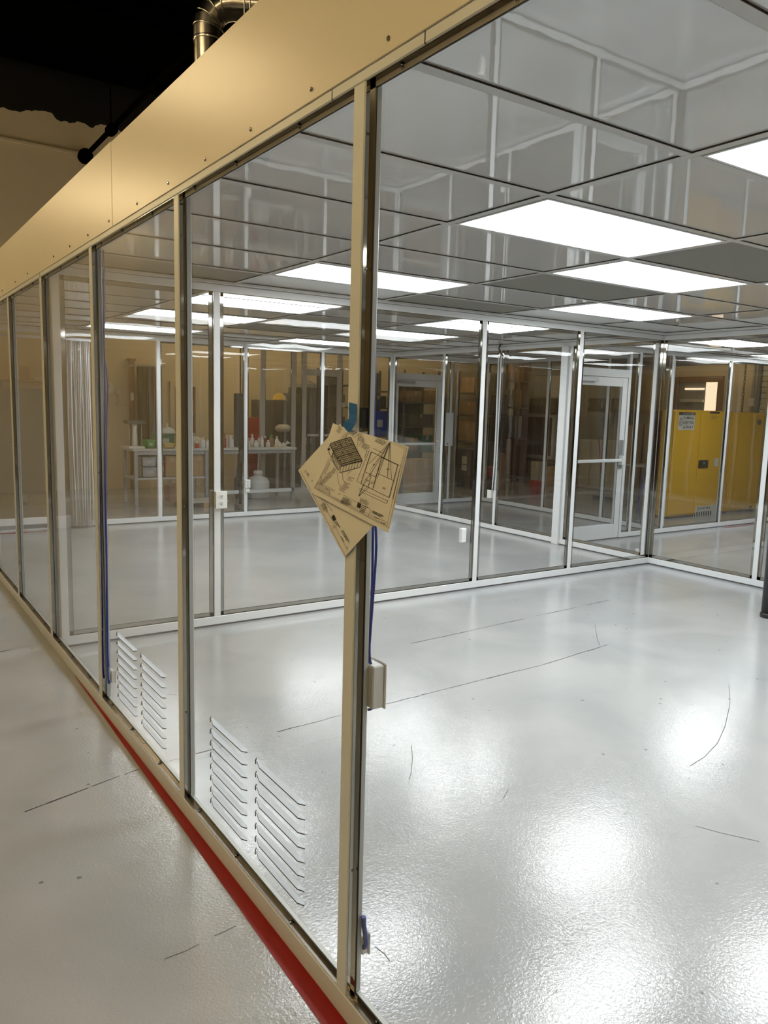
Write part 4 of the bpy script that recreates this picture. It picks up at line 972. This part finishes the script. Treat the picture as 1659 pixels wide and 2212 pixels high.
# jug on the floor shelf of the right bench
a = at(573, 1065, 'y', 10.5); t = thing('jug', (a.x, 10.6, 0), 'large white plastic jug with a hose under the right workbench', 'jug')
z0 = 0; MB().lathe((a.x, 10.80, z0), [(.19, 0), (.20, .02), (.20, .28), (.16, .35), (.07, .38), (.07, .42)], 20).build('jug_body', 'hdpe', t, smooth=True); MB().lathe((a.x, 10.80, z0+.41), [(.085, 0), (.085, .06), (.06, .07)], 14).build('jug_cap', 'hdpe', t); MB().tube([(a.x, 10.80, .47), (a.x+.01, 10.80, .7), (a.x+.01, 10.80, .85)], .012, 6).build('hose', 'hdpe', t)
t = thing('vacuum_cleaner', (on(550), 10.6, 0), 'black vacuum cleaner beside the white jug', 'vacuum cleaner'); xx = on(530)
MB().lathe((xx, 10.75, .05), [(.09, 0), (.11, .05), (.11, .3), (.06, .38)], 14).build('canister', 'black_plastic', t, smooth=True); MB().tube([(xx, 10.75, .4), (xx+.05, 10.68, .5), (xx+.10, 10.64, .42), (xx+.06, 10.6, .1), (xx-.05, 10.57, .025)], .022, 8).build('hose', 'black_plastic', t)
for s in (-.07, .07): MB().tube([(xx+s-.01, 10.75, .05), (xx+s+.01, 10.75, .05)], .05, 10).build('wheel', 'black_plastic', t)

# --- black drop post with hose inside the far room
a = at(519, 1110, 'z', 0); yq = a.y; xq = a.x
t = thing('drop_post', (xq, yq, 0), 'black utility post with a box and a coiled hose in the far room', 'post')
zz = lambda v: at(517, v, 'y', yq).z
box('foot_block', 'dgrey', t, xq-.07, yq-.06, 0, xq+.07, yq+.06, .15)
MB().tube([(xq, yq, .15), (xq, yq, zz(1050))], .022, 8).build('lower_pipe', 'black_plastic', t)
box('enclosure', 'black_plastic', t, xq-.085, yq-.06, zz(966), xq+.085, yq+.06, zz(850), c=.01)
MB().tube([(xq, yq, zz(1050)), (xq, yq, zz(966))], .03, 8).build('lower_pipe', 'black_plastic', t)
MB().tube([(xq, yq, zz(850)), (xq, yq, ZC)], .012, 8).build('upper_rod', 'black_plastic', t)
for k in range(3):
    MB().tube([(xq+(.06+.012*k)*math.cos(q), yq-.04-.018*k, zz(1018)+(.17-.012*k)*math.sin(q)) for q in [2*PI*i/16 for i in range(17)]], .009, 6).build('hose_coil', 'black_plastic', t)

# --- frame and door added for the door image in the far glass
wa = thing('wall_frame_added', (5.6, 11.22, 0), 'pale grey glazed frame with a glass door behind the right workbench', 'wall', kind='structure')
ax = lambda u: at(u, 950, 'y', 11.22).x
pa = [ax(563), ax(629), ax(652), ax(728), ax(762)]
glass_wall(wa, 'x', 11.22, pa, .10, 2.62, 2.62, 'steel_white', leg=.012, inset=.016, skip=(2,), pw=.09)
zh = at(690, 806, 'y', 11.22).z
box('door_head', 'steel_white', wa, pa[2]+.09, 11.22, zh-.05, pa[3], 11.27, zh+.07)
MB().box(pa[2]+.11, 11.24, .1, pa[3]-.02, 11.246, zh-.05).build('pane', 'glass', wa)
zb2 = at(690, 940, 'y', 11.22).z
box('push_bar', 'steel_white', wa, pa[2]+.1, 11.17, zb2-.02, pa[3]-.01, 11.20, zb2+.02); box('bar_mount', 'steel_white', wa, pa[3]-.06, 11.17, zb2-.05, pa[3]-.01, 11.25, zb2+.05)
# --- dark racks and cabinets farther back
def ex2(u0, u1, y): return at(u0, 1000, 'y', y).x, at(u1, 1000, 'y', y).x
x0, x1 = ex2(570, 618, 12.1); cabinet(x0, x1, 12.1, 12.7, 0, at(590, 864, 'y', 12.1).z, 'dgrey', 'tall dark green-grey cabinet behind the right workbench')
a = at(606, 855, 'y', 12.3); t = thing('hard_hat', (a.x, 12.35, at(590, 864, 'y', 12.1).z), 'yellow hard hat on the tall dark cabinet', 'hat'); MB().lathe((a.x, 12.35, at(590, 864, 'y', 12.1).z), [(.17, 0), (.17, .01), (.13, .02), (.12, .08), (.06, .13), (.01, .14)], 18).build('shell', 'lyellow', t, smooth=True); box('peak', 'lyellow', t, a.x-.07, 12.14, at(590, 864, 'y', 12.1).z, a.x+.07, 12.22, at(590, 864, 'y', 12.1).z+.012)
x0, x1 = ex2(634, 694, 12.15); cabinet(x0, x1, 12.15, 12.7, 0, at(660, 850, 'y', 12.1).z, 'dgrey', 'dark wide cabinet seen through the far glass, with a machine on top', nd=2)
zc_ = at(660, 850, 'y', 12.1).z
t = thing('machine', ((x0+x1)/2, 12.3, zc_), 'low dark machine on top of the dark wide cabinet', 'machine'); box('machine_body', 'dgrey', t, x0+.1, 12.2, zc_, x1-.1, 12.6, zc_+.12); box('machine_top', 'steel', t, x0+.2, 12.25, zc_+.12, x0+.6, 12.5, zc_+.20); MB().tube([(x0+.25, 12.3, zc_+.2), (x0+.4, 12.3, zc_+.26), (x0+.55, 12.3, zc_+.2)], .012, 6).build('grab_bar', 'steel', t)
x0, x1 = ex2(708, 764, 11.6); hR = at(740, 795, 'y', 11.6).z
rack(x0, x1, 11.6, 12.1, hR, (.15, .7, 1.2, 1.62, 2.05), 'dark storage rack behind the taped post, left one', group='dark racks beyond the far wall')
x2, x3 = ex2(782, 846, 11.4)
rack(x2, x3, 11.4, 11.9, hR, (.15, .7, 1.05, 1.62, 1.95), 'dark storage rack with the blue bin, right of the taped post', group='dark racks beyond the far wall')
xx = at(824, 910, 'y', 11.4).x; crate(xx-.17, xx+.17, 11.46, 11.8, 1.051, min(1.56, at(824, 888, 'y', 11.4).z), 'blue', 'deep blue bin on the dark rack right of the taped post')
carton(712, 965, 730, 985, 11.65, .3, 'brown box low on the rack behind the taped post', 'card2', zb=.701, zt=.95)
carton(722, 900, 745, 925, 11.65, .3, 'grey box at eye height on the rack behind the taped post', 'dgrey', zb=1.201, zt=1.42, name='grey_box')
carton(728, 855, 745, 870, 11.65, .3, 'flat dark box high on the rack behind the taped post', 'dgrey', zb=1.621, zt=1.85, name='grey_box')
a = at(742, 875, 'y', 11.6); t = thing('paper_tag', tuple(a), 'oval white tag hanging on the left dark rack', 'tag'); MB().tube([(a.x, 11.590, a.z), (a.x, 11.596, a.z)], .05, 16).build('tag_disc', 'hdpe', t); MB().tube([(a.x, 11.594, a.z+.04), (a.x, 11.6, a.z+.12)], .003, 5).build('tag_string', 'hdpe', t)
carton(800, 842, 835, 862, 11.45, .35, 'long dark box high on the rack above the blue bin', 'dgrey', zb=1.621, zt=1.85, name='grey_box')
carton(797, 925, 825, 960, 11.45, .35, 'worn cardboard box low on the rack under the blue bin', 'card2', zb=.701, zt=1.0)

# --- beyond the passage end door
x0, x1 = ex2(868, 945, 11.6); rack(x0, x1, 11.6, 12.2, at(900, 800, 'y', 11.6).z, (.1, .72, 1.25, 1.75, 2.1), 'dark shelving behind the passage end door', m='dgrey')
for (u0, u1, zb, zt, m, lb) in ((903, 941, .001, .62, 'card', 'large brown carton on the floor behind the passage end door'), (880, 903, .721, 1.0, 'card2', 'brown carton on the low shelf behind the passage end door'), (912, 935, .721, 1.05, 'dgreen', 'dull green carton on the low shelf behind the passage end door'),
                              (884, 908, 1.76, 1.98, 'card2', 'brown carton high on the shelving behind the passage end door'), (915, 940, 1.76, 2.0, 'card', 'tan carton high on the shelving behind the passage end door'), (882, 935, 1.26, 1.5, 'dgrey', 'long dark carton on the middle shelf behind the passage end door')):
    yy = 11.65 if zb > .1 else 10.6
    carton(u0, 900, u1, 950, yy, .45, lb, m, zb=zb, zt=zt, name='cardboard_box' if m != 'dgrey' else 'grey_box')
x0, x1, *_ , z0, z1 = ext(956, 891, 977, 963, Y8-.02)
t = thing('control_panel', ((x0+x1)/2, Y8-.02, z0), 'flat white control panel on the glass beside the passage end door', 'control panel'); box('panel_plate', 'white', t, x0, Y8-.03, z0, x1, Y8+.012, z1); MB().tube([((x0+x1)/2, Y8-.036, z0+.04), ((x0+x1)/2, Y8-.03, z0+.04)], .014, 12).build('knob', 'slot', t)

# --- beyond the passage side wall (looking through two glass walls)
def exx(u0, u1, x): a, b = at(u0, 950, 'x', x).y, at(u1, 950, 'x', x).y; return min(a, b), max(a, b)
def zx(u, v, x): return at(u, v, 'x', x).z
def cartonx(u0, u1, x, zb, zt, label, m='card', dep=.20, name='cardboard_box', group=None):
    y0, y1 = exx(u0, u1, x); t = thing(name, (x, (y0+y1)/2, zb), label, 'box', group)
    box('box_body', m, t, x, y0, zb, x+dep, y1, zt, c=.006); box('packing_tape', 'cardtape', t, x-.002, (y0+y1)/2-.03, zb+(zt-zb)*.7, x+.002, (y0+y1)/2+.03, zt+.001, c=.0005); box('packing_tape', 'cardtape', t, x+dep*.42, y0+.02, zt-.001, x+dep*.58, y1-.02, zt+.002, c=.0005)
def rackx(u0, u1, x, h, zs, label, m='dgrey', dep=.6, group=None):
    y0, y1 = exx(u0, u1, x); t = thing('storage_rack', (x, (y0+y1)/2, 0), label, 'shelf', group)
    for xq_ in (x, x+dep-.04):
        for yq_ in (y0, y1-.04): box('upright', m, t, xq_, yq_, 0, xq_+.04, yq_+.04, h)
    for z in zs: box('shelf', m, t, x, y0, z-.03, x+dep, y1, z)
    box('back_panel', m, t, x+dep-.05, y0+.03, .1, x+dep-.042, y1-.03, h-.05, c=.001)
rackx(984, 1050, 10.6, 2.5, (.1, .9, 1.5, 2.0), 'dark loaded rack seen left of the far middle post', group='racks beyond the passage')
rackx(1085, 1116, 11.6, 2.9, (.1, 1.0, 1.7, 2.3), 'dark brown loaded rack behind the far glass post with the outlet', m='brown', dep=.35, group='racks beyond the passage')
for u0, u1, x, zb, zt, m, lb in ((988, 1020, 10.65, 2.001, 2.35, 'card', 'tan carton on top of the dark rack left of the middle post'), (1024, 1044, 10.65, 2.001, 2.3, 'card2', 'brown carton on top of the dark rack, nearer the middle post'),
                                 (990, 1030, 10.65, 1.501, 1.8, 'card2', 'brown carton on the third shelf of the dark rack'), (988, 1034, 10.65, .901, 1.35, 'card', 'wide tan carton on the waist high shelf of the dark rack'),
                                 (1068, 1080, 9.9, .0, .75, 'card2', 'brown carton on the floor behind the outlet cables'), (1088, 1100, 11.65, 2.301, 2.7, 'card', 'tan carton on the top shelf of the brown rack'),
                                 (1102, 1113, 11.65, 2.301, 2.6, 'card2', 'brown carton on the top shelf of the brown rack'), (1089, 1110, 11.65, 1.701, 2.1, 'card2', 'brown carton on the third shelf of the brown rack'), (1089, 1112, 11.65, 1.001, 1.5, 'label', 'pale grey carton on the second shelf of the brown rack')):
    cartonx(u0, u1, x, zb, zt, lb, m, name='cardboard_box')
y0, y1 = exx(1047, 1066, 10.0); t = thing('tool_bin', (10.0, (y0+y1)/2, .0), 'red tool bin on a stool left of the outlet cables', 'bin'); za, zb_ = zx(1055, 1030, 10.0), zx(1055, 1008, 10.0)
box('bin_body', 'orange', t, 10.0, y0, za, 10.35, y1, zb_, c=.02); box('stool_top', 'dgrey', t, 9.98, y0-.02, za-.03, 10.37, y1+.02, za)
for a, b in ((10.0, y0), (10.0, y1-.03), (10.32, y0), (10.32, y1-.03)): box('leg', 'dgrey', t, a, b, 0, a+.03, b+.03, za-.03)
MB().tube([(10.1, y0+.1, zb_), (10.12, y0-.1, zb_+.22)], .01, 6).build('tool_handle', 'wood', t)
y0, y1 = exx(988, 1018, 9.4); t = thing('printer', (9.4, (y0+y1)/2, 0), 'dark floor printer with two pale labels, behind the passage glass', 'printer')
box('printer_body', 'dgrey', t, 9.4, y0, 0, 9.85, y1, zx(1000, 968, 9.4), c=.02)
for v0, v1 in ((985, 1002), (1004, 1016)): box('label_sheet', 'label', t, 9.394, y0+.25*(y1-y0), zx(1000, v1, 9.4), 9.401, y0+.6*(y1-y0), zx(1000, v0, 9.4), c=.001)
# kitchen corner
XK = 12.6
def kbox(name, m, label, cat, u0, v0, u1, v1, dep=.05, x=XK, parts=()):
    y0, y1 = exx(u0, u1, x); z0, z1 = zx((u0+u1)/2, v1, x), zx((u0+u1)/2, v0, x)
    t = thing(name, (x, (y0+y1)/2, z0), label, cat); box('board', m, t, x, y0, z0, x+dep, y1, z1, c=.004); return t, y0, y1, z0, z1
wk = thing('trim_partition', (XK+.1, 7.5, 0), 'grey partition wall carrying the white board and the window frame', 'wall', kind='structure')
ya, yb = exx(1105, 1345, XK+.06); box('partition_board', 'grey', wk, XK+.06, ya, 0, XK+.14, yb, 2.9)
t, y0, y1, z0, z1 = kbox('whiteboard', 'hdpe', 'wide white board high on the grey partition', 'board', 1146, 812, 1232, 858)
for q in ((y0-.03, y0, z0-.03, z1+.03), (y1, y1+.03, z0-.03, z1+.03), (y0, y1, z0-.03, z0), (y0, y1, z1, z1+.03)): box('board_frame', 'steel', t, XK-.01, q[0], q[2], XK+.05, q[1], q[3])
t, y0, y1, z0, z1 = kbox('dark_hood', 'black_plastic', 'dark cupboard band under the white board', 'cabinet', 1122, 862, 1214, 891, .3, XK-.26)
box('cupboard_lip', 'black_plastic', t, XK-.28, y0, z0-.02, XK, y1, z0)
y0, y1 = exx(1125, 1196, XK-.02); z0, z1 = zx(1160, 990, XK), zx(1160, 894, XK)
t = thing('serving_window', (XK-.02, (y0+y1)/2, z0), 'white framed serving window in the grey partition', 'window')
for q in ((y0, y0+.08, z0, z1), (y1-.08, y1, z0, z1), (y0+.08, y1-.08, z0, z0+.08), (y0+.08, y1-.08, z1-.08, z1)): box('window_frame', 'white', t, XK-.02, q[0], q[2], XK+.06, q[1], q[3])
box('window_pane', 'dgrey', t, XK+.03, y0+.08, z0+.08, XK+.05, y1-.08, z1-.08, c=.002); box('mullion', 'dgrey', t, XK, (y0+y1)/2-.02, z0+.08, XK+.03, (y0+y1)/2+.02, z1-.08)
y0, y1 = exx(1112, 1226, XK-.6); t = thing('kitchen_counter', (XK-.3, (y0+y1)/2, 0), 'dark counter under the serving window', 'counter'); zc_ = zx(1180, 1000, XK-.6)
box('counter_top', 'dgrey', t, XK-.6, y0, zc_-.05, XK+.05, y1, zc_, c=.006)
for k in range(4): box('leg', 'dgrey', t, XK-.55, y0+.05+k*(y1-y0-.15)/3, 0, XK-.49, y0+.11+k*(y1-y0-.15)/3, zc_-.05)
cartonx(1150, 1166, XK-1.0, .001, .5, 'flat cream box on the floor under the dark counter, left', 'label'); cartonx(1184, 1194, XK-1.0, .001, .42, 'tan box on the floor under the dark counter, right', 'card')
a = at(1158, 1072, 'z', 0); t = thing('bucket', (a.x, a.y, 0), 'red bucket on the floor before the dark counter', 'bucket'); MB().lathe((a.x, a.y, 0), [(.12, 0), (.15, .28), (.16, .29), (.15, .30)], 18).build('bucket_body', 'red', t); MB().tube([(a.x, a.y+.15*math.cos(q), .29+.13*math.sin(q)) for q in [PI*i/8 for i in range(9)]], .005, 6).build('bail', 'steel', t)
# seen through the side-room door
y0, y1 = exx(1262, 1318, 12.2); t = cabinet(12.25, XK+.06, y0, y1, 1.65, zx(1290, 860, 12.2), 'black_plastic', 'black wall cupboard seen through the nearer glass door', nd=2, face='-x')
cabinet(12.1, 12.6, y0-.2, y1+.02, 0, zx(1290, 900, 12.1)*.55+.2, 'label', 'tall cream cupboard seen through the nearer glass door', nd=3, face='-x')
a = at(1303, 1080, 'z', 0); b = at(1293, 945, 'x', a.x+.3); t = thing('push_broom', (a.x, a.y, 0), 'broom with a red handle leaning beyond the nearer glass door', 'broom'); MB().tube([(a.x, a.y, .06), tuple(b)], .014, 8).build('handle', 'red', t); box('broom_head', 'dgrey', t, a.x-.05, a.y-.22, 0, a.x+.05, a.y+.22, .07)
# boards and cloth behind the room corner
yb0, yb1 = exx(1356, 1375, 11.0); t = thing('wood_panel', (11.0, yb0, 0), 'short brown wood sheet leaning right of the nearer glass door', 'panel', 'leaning wood sheets'); box('sheet_body', 'wood', t, 11.0, yb0, 0, 11.03, yb1, zx(1365, 918, 11.0)); box('edge_strip', 'brown', t, 10.99, yb0, 0, 11.0, yb0+.04, zx(1365, 918, 11.0))
yb0, yb1 = exx(1378, 1400, 11.2); t = thing('wood_panel', (11.2, yb0, 0), 'pale wood sheet with a dark edge left of the corner cables', 'panel', 'leaning wood sheets'); box('sheet_body', 'wood', t, 11.2, yb0, 0, 11.23, yb1, zx(1390, 916, 11.2)); box('edge_strip', 'slot', t, 11.19, yb0+.1, 0, 11.2, yb0+.13, zx(1390, 916, 11.2))
yb0, yb1 = exx(1398, 1416, 11.6); t = thing('wood_panel', (11.6, yb0, 0), 'tallest pale wood sheet, behind the corner cables', 'panel', 'leaning wood sheets'); box('sheet_body', 'wood', t, 11.6, yb0, 0, 11.63, yb1, zx(1405, 890, 11.6)); box('edge_strip', 'brown', t, 11.59, yb0, 0, 11.6, yb0+.04, zx(1405, 890, 11.6))
yb0, yb1 = exx(1360, 1420, 13.2); t = thing('packing_curtain', (13.2, yb0, 0), 'tan packing sheet hanging high behind the wood sheets', 'curtain'); box('sheet_body', 'wood', t, 13.2, yb0, 1.6, 13.24, yb1, 2.75); box('hanging_rail', 'steel', t, 13.18, yb0-.05, 2.75, 13.26, yb1+.05, 2.8); box('stand_post', 'steel', t, 13.20, yb0-.04, 0, 13.24, yb0, 2.75); box('stand_post', 'steel', t, 13.20, yb1, 0, 13.24, yb1+.04, 2.75)
a0, a1 = exx(1401, 1409, 8.9); t = thing('blue_cloth', (8.9, a0, 0), 'long blue cloth hanging on a stand behind the corner cables', 'cloth'); mb = MB(); prev = None
for i in range(9):
    y = a0+(a1-a0)*i/8; e = (Vector((8.9+.02*math.sin(i*1.9), y, zx(1405, 1050, 8.9))), Vector((8.9+.012*math.sin(i*2.3), y, zx(1405, 925, 8.9))))
    if prev: mb.quad(prev[0], e[0], e[1], prev[1])
    prev = e
mb.build('cloth_fold', 'blue', t, smooth=True); MB().tube([(8.93, (a0+a1)/2, 0), (8.93, (a0+a1)/2, zx(1405, 920, 8.9))], .012, 8).build('stand_pole', 'steel', t); MB().lathe((8.93, (a0+a1)/2, 0), [(.14, 0), (.14, .02), (.02, .04)], 14).build('stand_foot', 'steel', t)
t = thing('side_table', (10.2, 7.0, 0), 'low table with a bright top edge under the wood sheets', 'table'); y0, y1 = exx(1352, 1404, 10.2); zc_ = zx(1390, 1006, 10.2)
box('table_top', 'white', t, 10.2, y0, zc_-.03, 10.75, y1, zc_)
for a, b in ((10.22, y0+.02), (10.22, y1-.06), (10.7, y0+.02), (10.7, y1-.06)): box('leg', 'steel', t, a, b, 0, a+.04, b+.04, zc_-.03)

# --- yellow safety cabinets
YC = 5.9
xc = [at(u, 884, 'y', YC).x for u in (1456, 1517, 1571, 1584, 1655)]
ZY = at(1500, 886, 'y', YC).z
t = thing('safety_cabinet', ((xc[0]+xc[2])/2, YC, 0), 'large yellow safety cabinet with grey warning labels and a black latch', 'cabinet', 'yellow safety cabinets')
box('body', 'yellow', t, xc[0], YC, .03, xc[2], YC+.33, ZY, c=.008)
for k in range(2):
    for q in (YC+.03, YC+.26): box('foot', 'dgrey', t, (xc[0]+.05, xc[2]-.1)[k], q, 0, (xc[0]+.1, xc[2]-.05)[k], q+.05, .03)
d1 = box('door', 'yellow', t, xc[0]+.01, YC-.02, .06, xc[1]-.004, YC, ZY-.03, c=.004); d2 = box('door', 'yellow', t, xc[1]+.004, YC-.02, .06, xc[2]-.01, YC, ZY-.03, c=.004)
box('door_bead', 'yellow', d1, xc[1]-.05, YC-.03, .06, xc[1]-.004, YC-.02, ZY-.03)
def ycp(u0, v0, u1, v1): a, b = at(u0, v0, 'y', YC-.02), at(u1, v1, 'y', YC-.02); return a.x, b.z, b.x, a.z
q = ycp(1508, 994, 1527, 1010); lt = box('latch', 'black_plastic', d2, q[0], YC-.04, q[1], q[2], YC-.02, q[3]); box('key_hole', 'steel', d2, q[0]+.12, YC-.045, q[1]+.06, q[0]+.15, YC-.04, q[1]+.09)
q = ycp(1543, 990, 1551, 1007); box('info_card', 'label', d2, q[0], YC-.024, q[1], q[2], YC-.02, q[3], c=.001)
def words(parent, txt, x0, z0, x1, z1, y, m, bold=0.0, face='-y'):
    cu = bpy.data.curves.new('print', 'FONT'); cu.body = txt; cu.size = 1; cu.offset = bold
    o = bpy.data.objects.new('print', cu); COL.objects.link(o); bpy.context.view_layer.update()
    dg = bpy.context.evaluated_depsgraph_get(); me = bpy.data.meshes.new_from_object(o.evaluated_get(dg)); bpy.data.objects.remove(o)
    vs = [v.co.copy() for v in me.vertices]; ax, bx = min(v.x for v in vs), max(v.x for v in vs); ay, by = min(v.y for v in vs), max(v.y for v in vs)
    o0 = ROOTLOC.get(parent.name, Vector())
    for v in me.vertices:
        fx, fz = (v.co.x-ax)/(bx-ax), (v.co.y-ay)/(by-ay)
        v.co = Vector((x0+(x1-x0)*fx, y, z0+(z1-z0)*fz))-o0
    me.materials.clear(); me.materials.append(M[m]); r = bpy.data.objects.new('lettering', me); COL.objects.link(r); r.parent = parent; return r
q = ycp(1467, 890, 1499, 929); lb = box('warning_label', 'label', d1, q[0], YC-.0235, q[1], q[2], YC-.0195, q[3], c=.001)
W_, H_ = q[2]-q[0], q[3]-q[1]; yl = YC-.0242
box('label_band', 'ink', d1, q[0], YC-.0240, q[3]-H_*.17, q[2], YC-.0232, q[3], c=.0002)
words(d1, 'Justrite', q[0]+W_*.25, q[3]-H_*.14, q[0]+W_*.9, q[3]-H_*.03, YC-.0246, 'label')
words(d1, 'FLAMMABLE', q[0]+W_*.28, q[3]-H_*.40, q[2]-W_*.04, q[3]-H_*.23, yl, 'ink', .02)
words(d1, 'KEEP FIRE', q[0]+W_*.28, q[3]-H_*.67, q[2]-W_*.04, q[3]-H_*.49, yl, 'ink', .02)
words(d1, 'AWAY', q[0]+W_*.28, q[3]-H_*.93, q[2]-W_*.04, q[3]-H_*.75, yl, 'ink', .02)
sy = MB(); cxx, czz = q[0]+W_*.14, q[3]-H_*.37
for a, b in (((cxx-W_*.09, czz-H_*.06), (cxx+W_*.09, czz-H_*.06)), ((cxx+W_*.09, czz-H_*.06), (cxx, czz+H_*.08)), ((cxx, czz+H_*.08), (cxx-W_*.09, czz-H_*.06))): sy.tube([(a[0], yl, a[1]), (b[0], yl, b[1])], .004, 4)
czz = q[3]-H_*.63; ring = [(cxx+W_*.09*math.cos(k*PI/10), yl, czz+W_*.09*math.sin(k*PI/10)) for k in range(21)]; sy.tube(ring, .004, 4); sy.tube([(cxx-W_*.06, yl, czz+W_*.06), (cxx+W_*.06, yl, czz-W_*.06)], .004, 4)
sy.build('warning_symbols', 'ink', d1)
q = ycp(1534, 889, 1554, 898); box('name_plate', 'ink', d2, q[0], YC-.023, q[1]+.03, q[2], YC-.0195, q[3], c=.001); words(d2, 'SAFETY', q[0]+.05, q[1]-.06, q[2]-.05, q[1]-.0, YC-.0205, 'dgrey')
q = ycp(1499, 1094, 1546, 1114); W_, H_ = q[2]-q[0], q[3]-q[1]; box('foot_label', 'label', d2, q[0], YC-.0235, q[1], q[2], YC-.0195, q[3], c=.001)
words(d2, 'Justrite', q[0]+W_*.14, q[3]-H_*.38, q[0]+W_*.72, q[3]-H_*.06, yl, 'ink', .01)
hz = MB()
for k in range(8):
    a = q[0]+W_*(.03+.10*k); hz.quad((a, yl, q[1]+H_*.08), (a+W_*.055, yl, q[1]+H_*.08), (a+W_*.035, yl, q[1]+H_*.5), (a-W_*.02, yl, q[1]+H_*.5))
hz.build('hazard_stripes', 'ink', d2)
t = thing('safety_cabinet', ((xc[3]+xc[4])/2, YC, 0), 'plain bright yellow cabinet right of the labelled one', 'cabinet', 'yellow safety cabinets')
box('body', 'yellow', t, xc[3], YC+.01, .03, xc[4], YC+.34, ZY-.01, c=.008)
for k in range(2):
    for q in (YC+.03, YC+.26): box('foot', 'dgrey', t, (xc[3]+.05, xc[4]-.1)[k], q, 0, (xc[3]+.1, xc[4]-.05)[k], q+.05, .03)
box('side_door', 'yellow', t, xc[3]+.01, YC-.008, .06, xc[4]-.01, YC+.01, ZY-.04, c=.004)
a = at(1638, 912, 'y', YC); MB().tube([(a.x, YC-.008, a.z), (a.x, YC-.03, a.z)], .05, 14).build('vent_bung', 'dgrey', t); a = at(1619, 1095, 'y', YC); MB().tube([(a.x, YC-.008, a.z), (a.x, YC-.03, a.z)], .02, 12).build('vent_bung', 'dgrey', t)

# --- right building wall: bright doorway, shutter, chain
XR = 13.99
y0, y1 = exx(1457, 1543, XR); z1 = zx(1500, 826, XR)
t = thing('door_4', (XR, (y0+y1)/2, 0), 'dark framed doorway with a bright room behind it, above the yellow cabinet', 'door', kind='structure')
for q in ((y0-.12, y0, 0, z1), (y1, y1+.12, 0, z1), (y0-.12, y1+.12, z1, z1+.12)): box('door_frame', 'brown', t, XR-.05, q[0], q[2], XR+.005, q[1], q[3])
box('bright_opening', 'doorway_glow', t, XR-.012, y0, .01, XR, y0+(y1-y0)*.30, z1, c=.001)  # glowing board stands in for the lit room behind
box('far_wall', 'grey', t, XR-.02, y0+(y1-y0)*.30, .01, XR, y1, z1, c=.001)
box('hanging_rail', 'hdpe', t, XR-.06, y0+(y1-y0)*.32, z1-.42, XR-.02, y1-.1, z1-.36); box('glow_strip', 'doorway_glow', t, XR-.05, y0+(y1-y0)*.32, z1-.16, XR-.02, y0+(y1-y0)*.8, z1-.12)  # glowing bar stands in for white objects on a shelf
y0, y1 = exx(1636, 1800, XR)
t = thing('shutter_door', (XR, (y0+y1)/2, 0), 'grey roll-up shutter at the right edge above the cabinets', 'shutter')
for k in range(30): box('slat', 'label', t, XR-.03, y0, .02+k*.11, XR-.005, y1, .02+k*.11+.095, c=.012)
box('guide_rail', 'dgrey', t, XR-.06, y1, 0, XR, y1+.08, 3.4); box('guide_rail', 'dgrey', t, XR-.06, y0-.08, 0, XR, y0, 3.4)
y0, y1 = exx(1612, 1616, XR-.1); t = thing('conduit_pipe', (XR-.05, y0, 0), 'thin grey conduit beside the shutter', 'pipe'); MB().tube([(XR-.05, (y0+y1)/2, 0), (XR-.05, (y0+y1)/2, 4.5)], .025, 8).build('pipe_run', 'steel', t); box('conduit_box', 'hdpe', t, XR-.09, (y0+y1)/2-.06, zx(1621, 878, XR), XR, (y0+y1)/2+.06, zx(1621, 860, XR))
yy = at(1606, 850, 'x', XR-.35).y; t = thing('hoist_chain', (XR-.35, yy, 1.2), 'dark hoist chain hanging before the cream wall', 'chain')
for k in range(44):
    z = 1.2+k*.062; r_ = .018
    ring = [(XR-.35+(r_*math.cos(q) if k % 2 else 0), yy+(0 if k % 2 else r_*math.cos(q)), z+.04*math.sin(q)) for q in [2*PI*i/8 for i in range(9)]]
    MB().tube(ring, .007, 4, False).build('chain_link', 'dgrey', t)
MB().tube([(XR-.35, yy, 1.2+44*.062-.03), (XR-.35, yy, 7.2)], .008, 5).build('hoist_rod', 'dgrey', t)

# --- unseen cabinets added across the aisle as dark reflections for the polished trims
for k, (y0, m, h, lb) in enumerate(((-7.5, 'dgrey', 2.1, 'unseen tall dark cabinet added for reflections, farthest behind the viewer'), (-5.2, 'brown', 1.5, 'unseen low brown cabinet added for reflections behind the viewer'), (-2.9, 'dgrey', 1.9, 'unseen tall dark cabinet added for reflections beside the viewer'),
                                    (-.6, 'black_plastic', 1.3, 'unseen low black cabinet added for reflections beside the viewer'), (1.7, 'dgrey', 1.7, 'unseen dark cabinet added for reflections opposite the louvred panes'), (4.0, 'brown', 1.6, 'unseen brown cabinet added for reflections, farther along the aisle'), (6.3, 'dgrey', 1.8, 'dark cabinet across the aisle near its far end'))):
    t = thing('storage_cabinet', (-5.4, y0+1, 0), lb, 'cabinet', 'unseen cabinets added for reflections')
    box('body', m, t, -5.99, y0, 0, -5.4, y0+2.0, h, c=.01)
    for q in range(3): box('door', m, t, -5.4, y0+.02+q*.66, .05, -5.38, y0+.64+q*.66, h-.03)
    for q in range(3): box('handle', 'steel', t, -5.38, y0+.55+q*.66, h*.5, -5.36, y0+.57+q*.66, h*.5+.14)
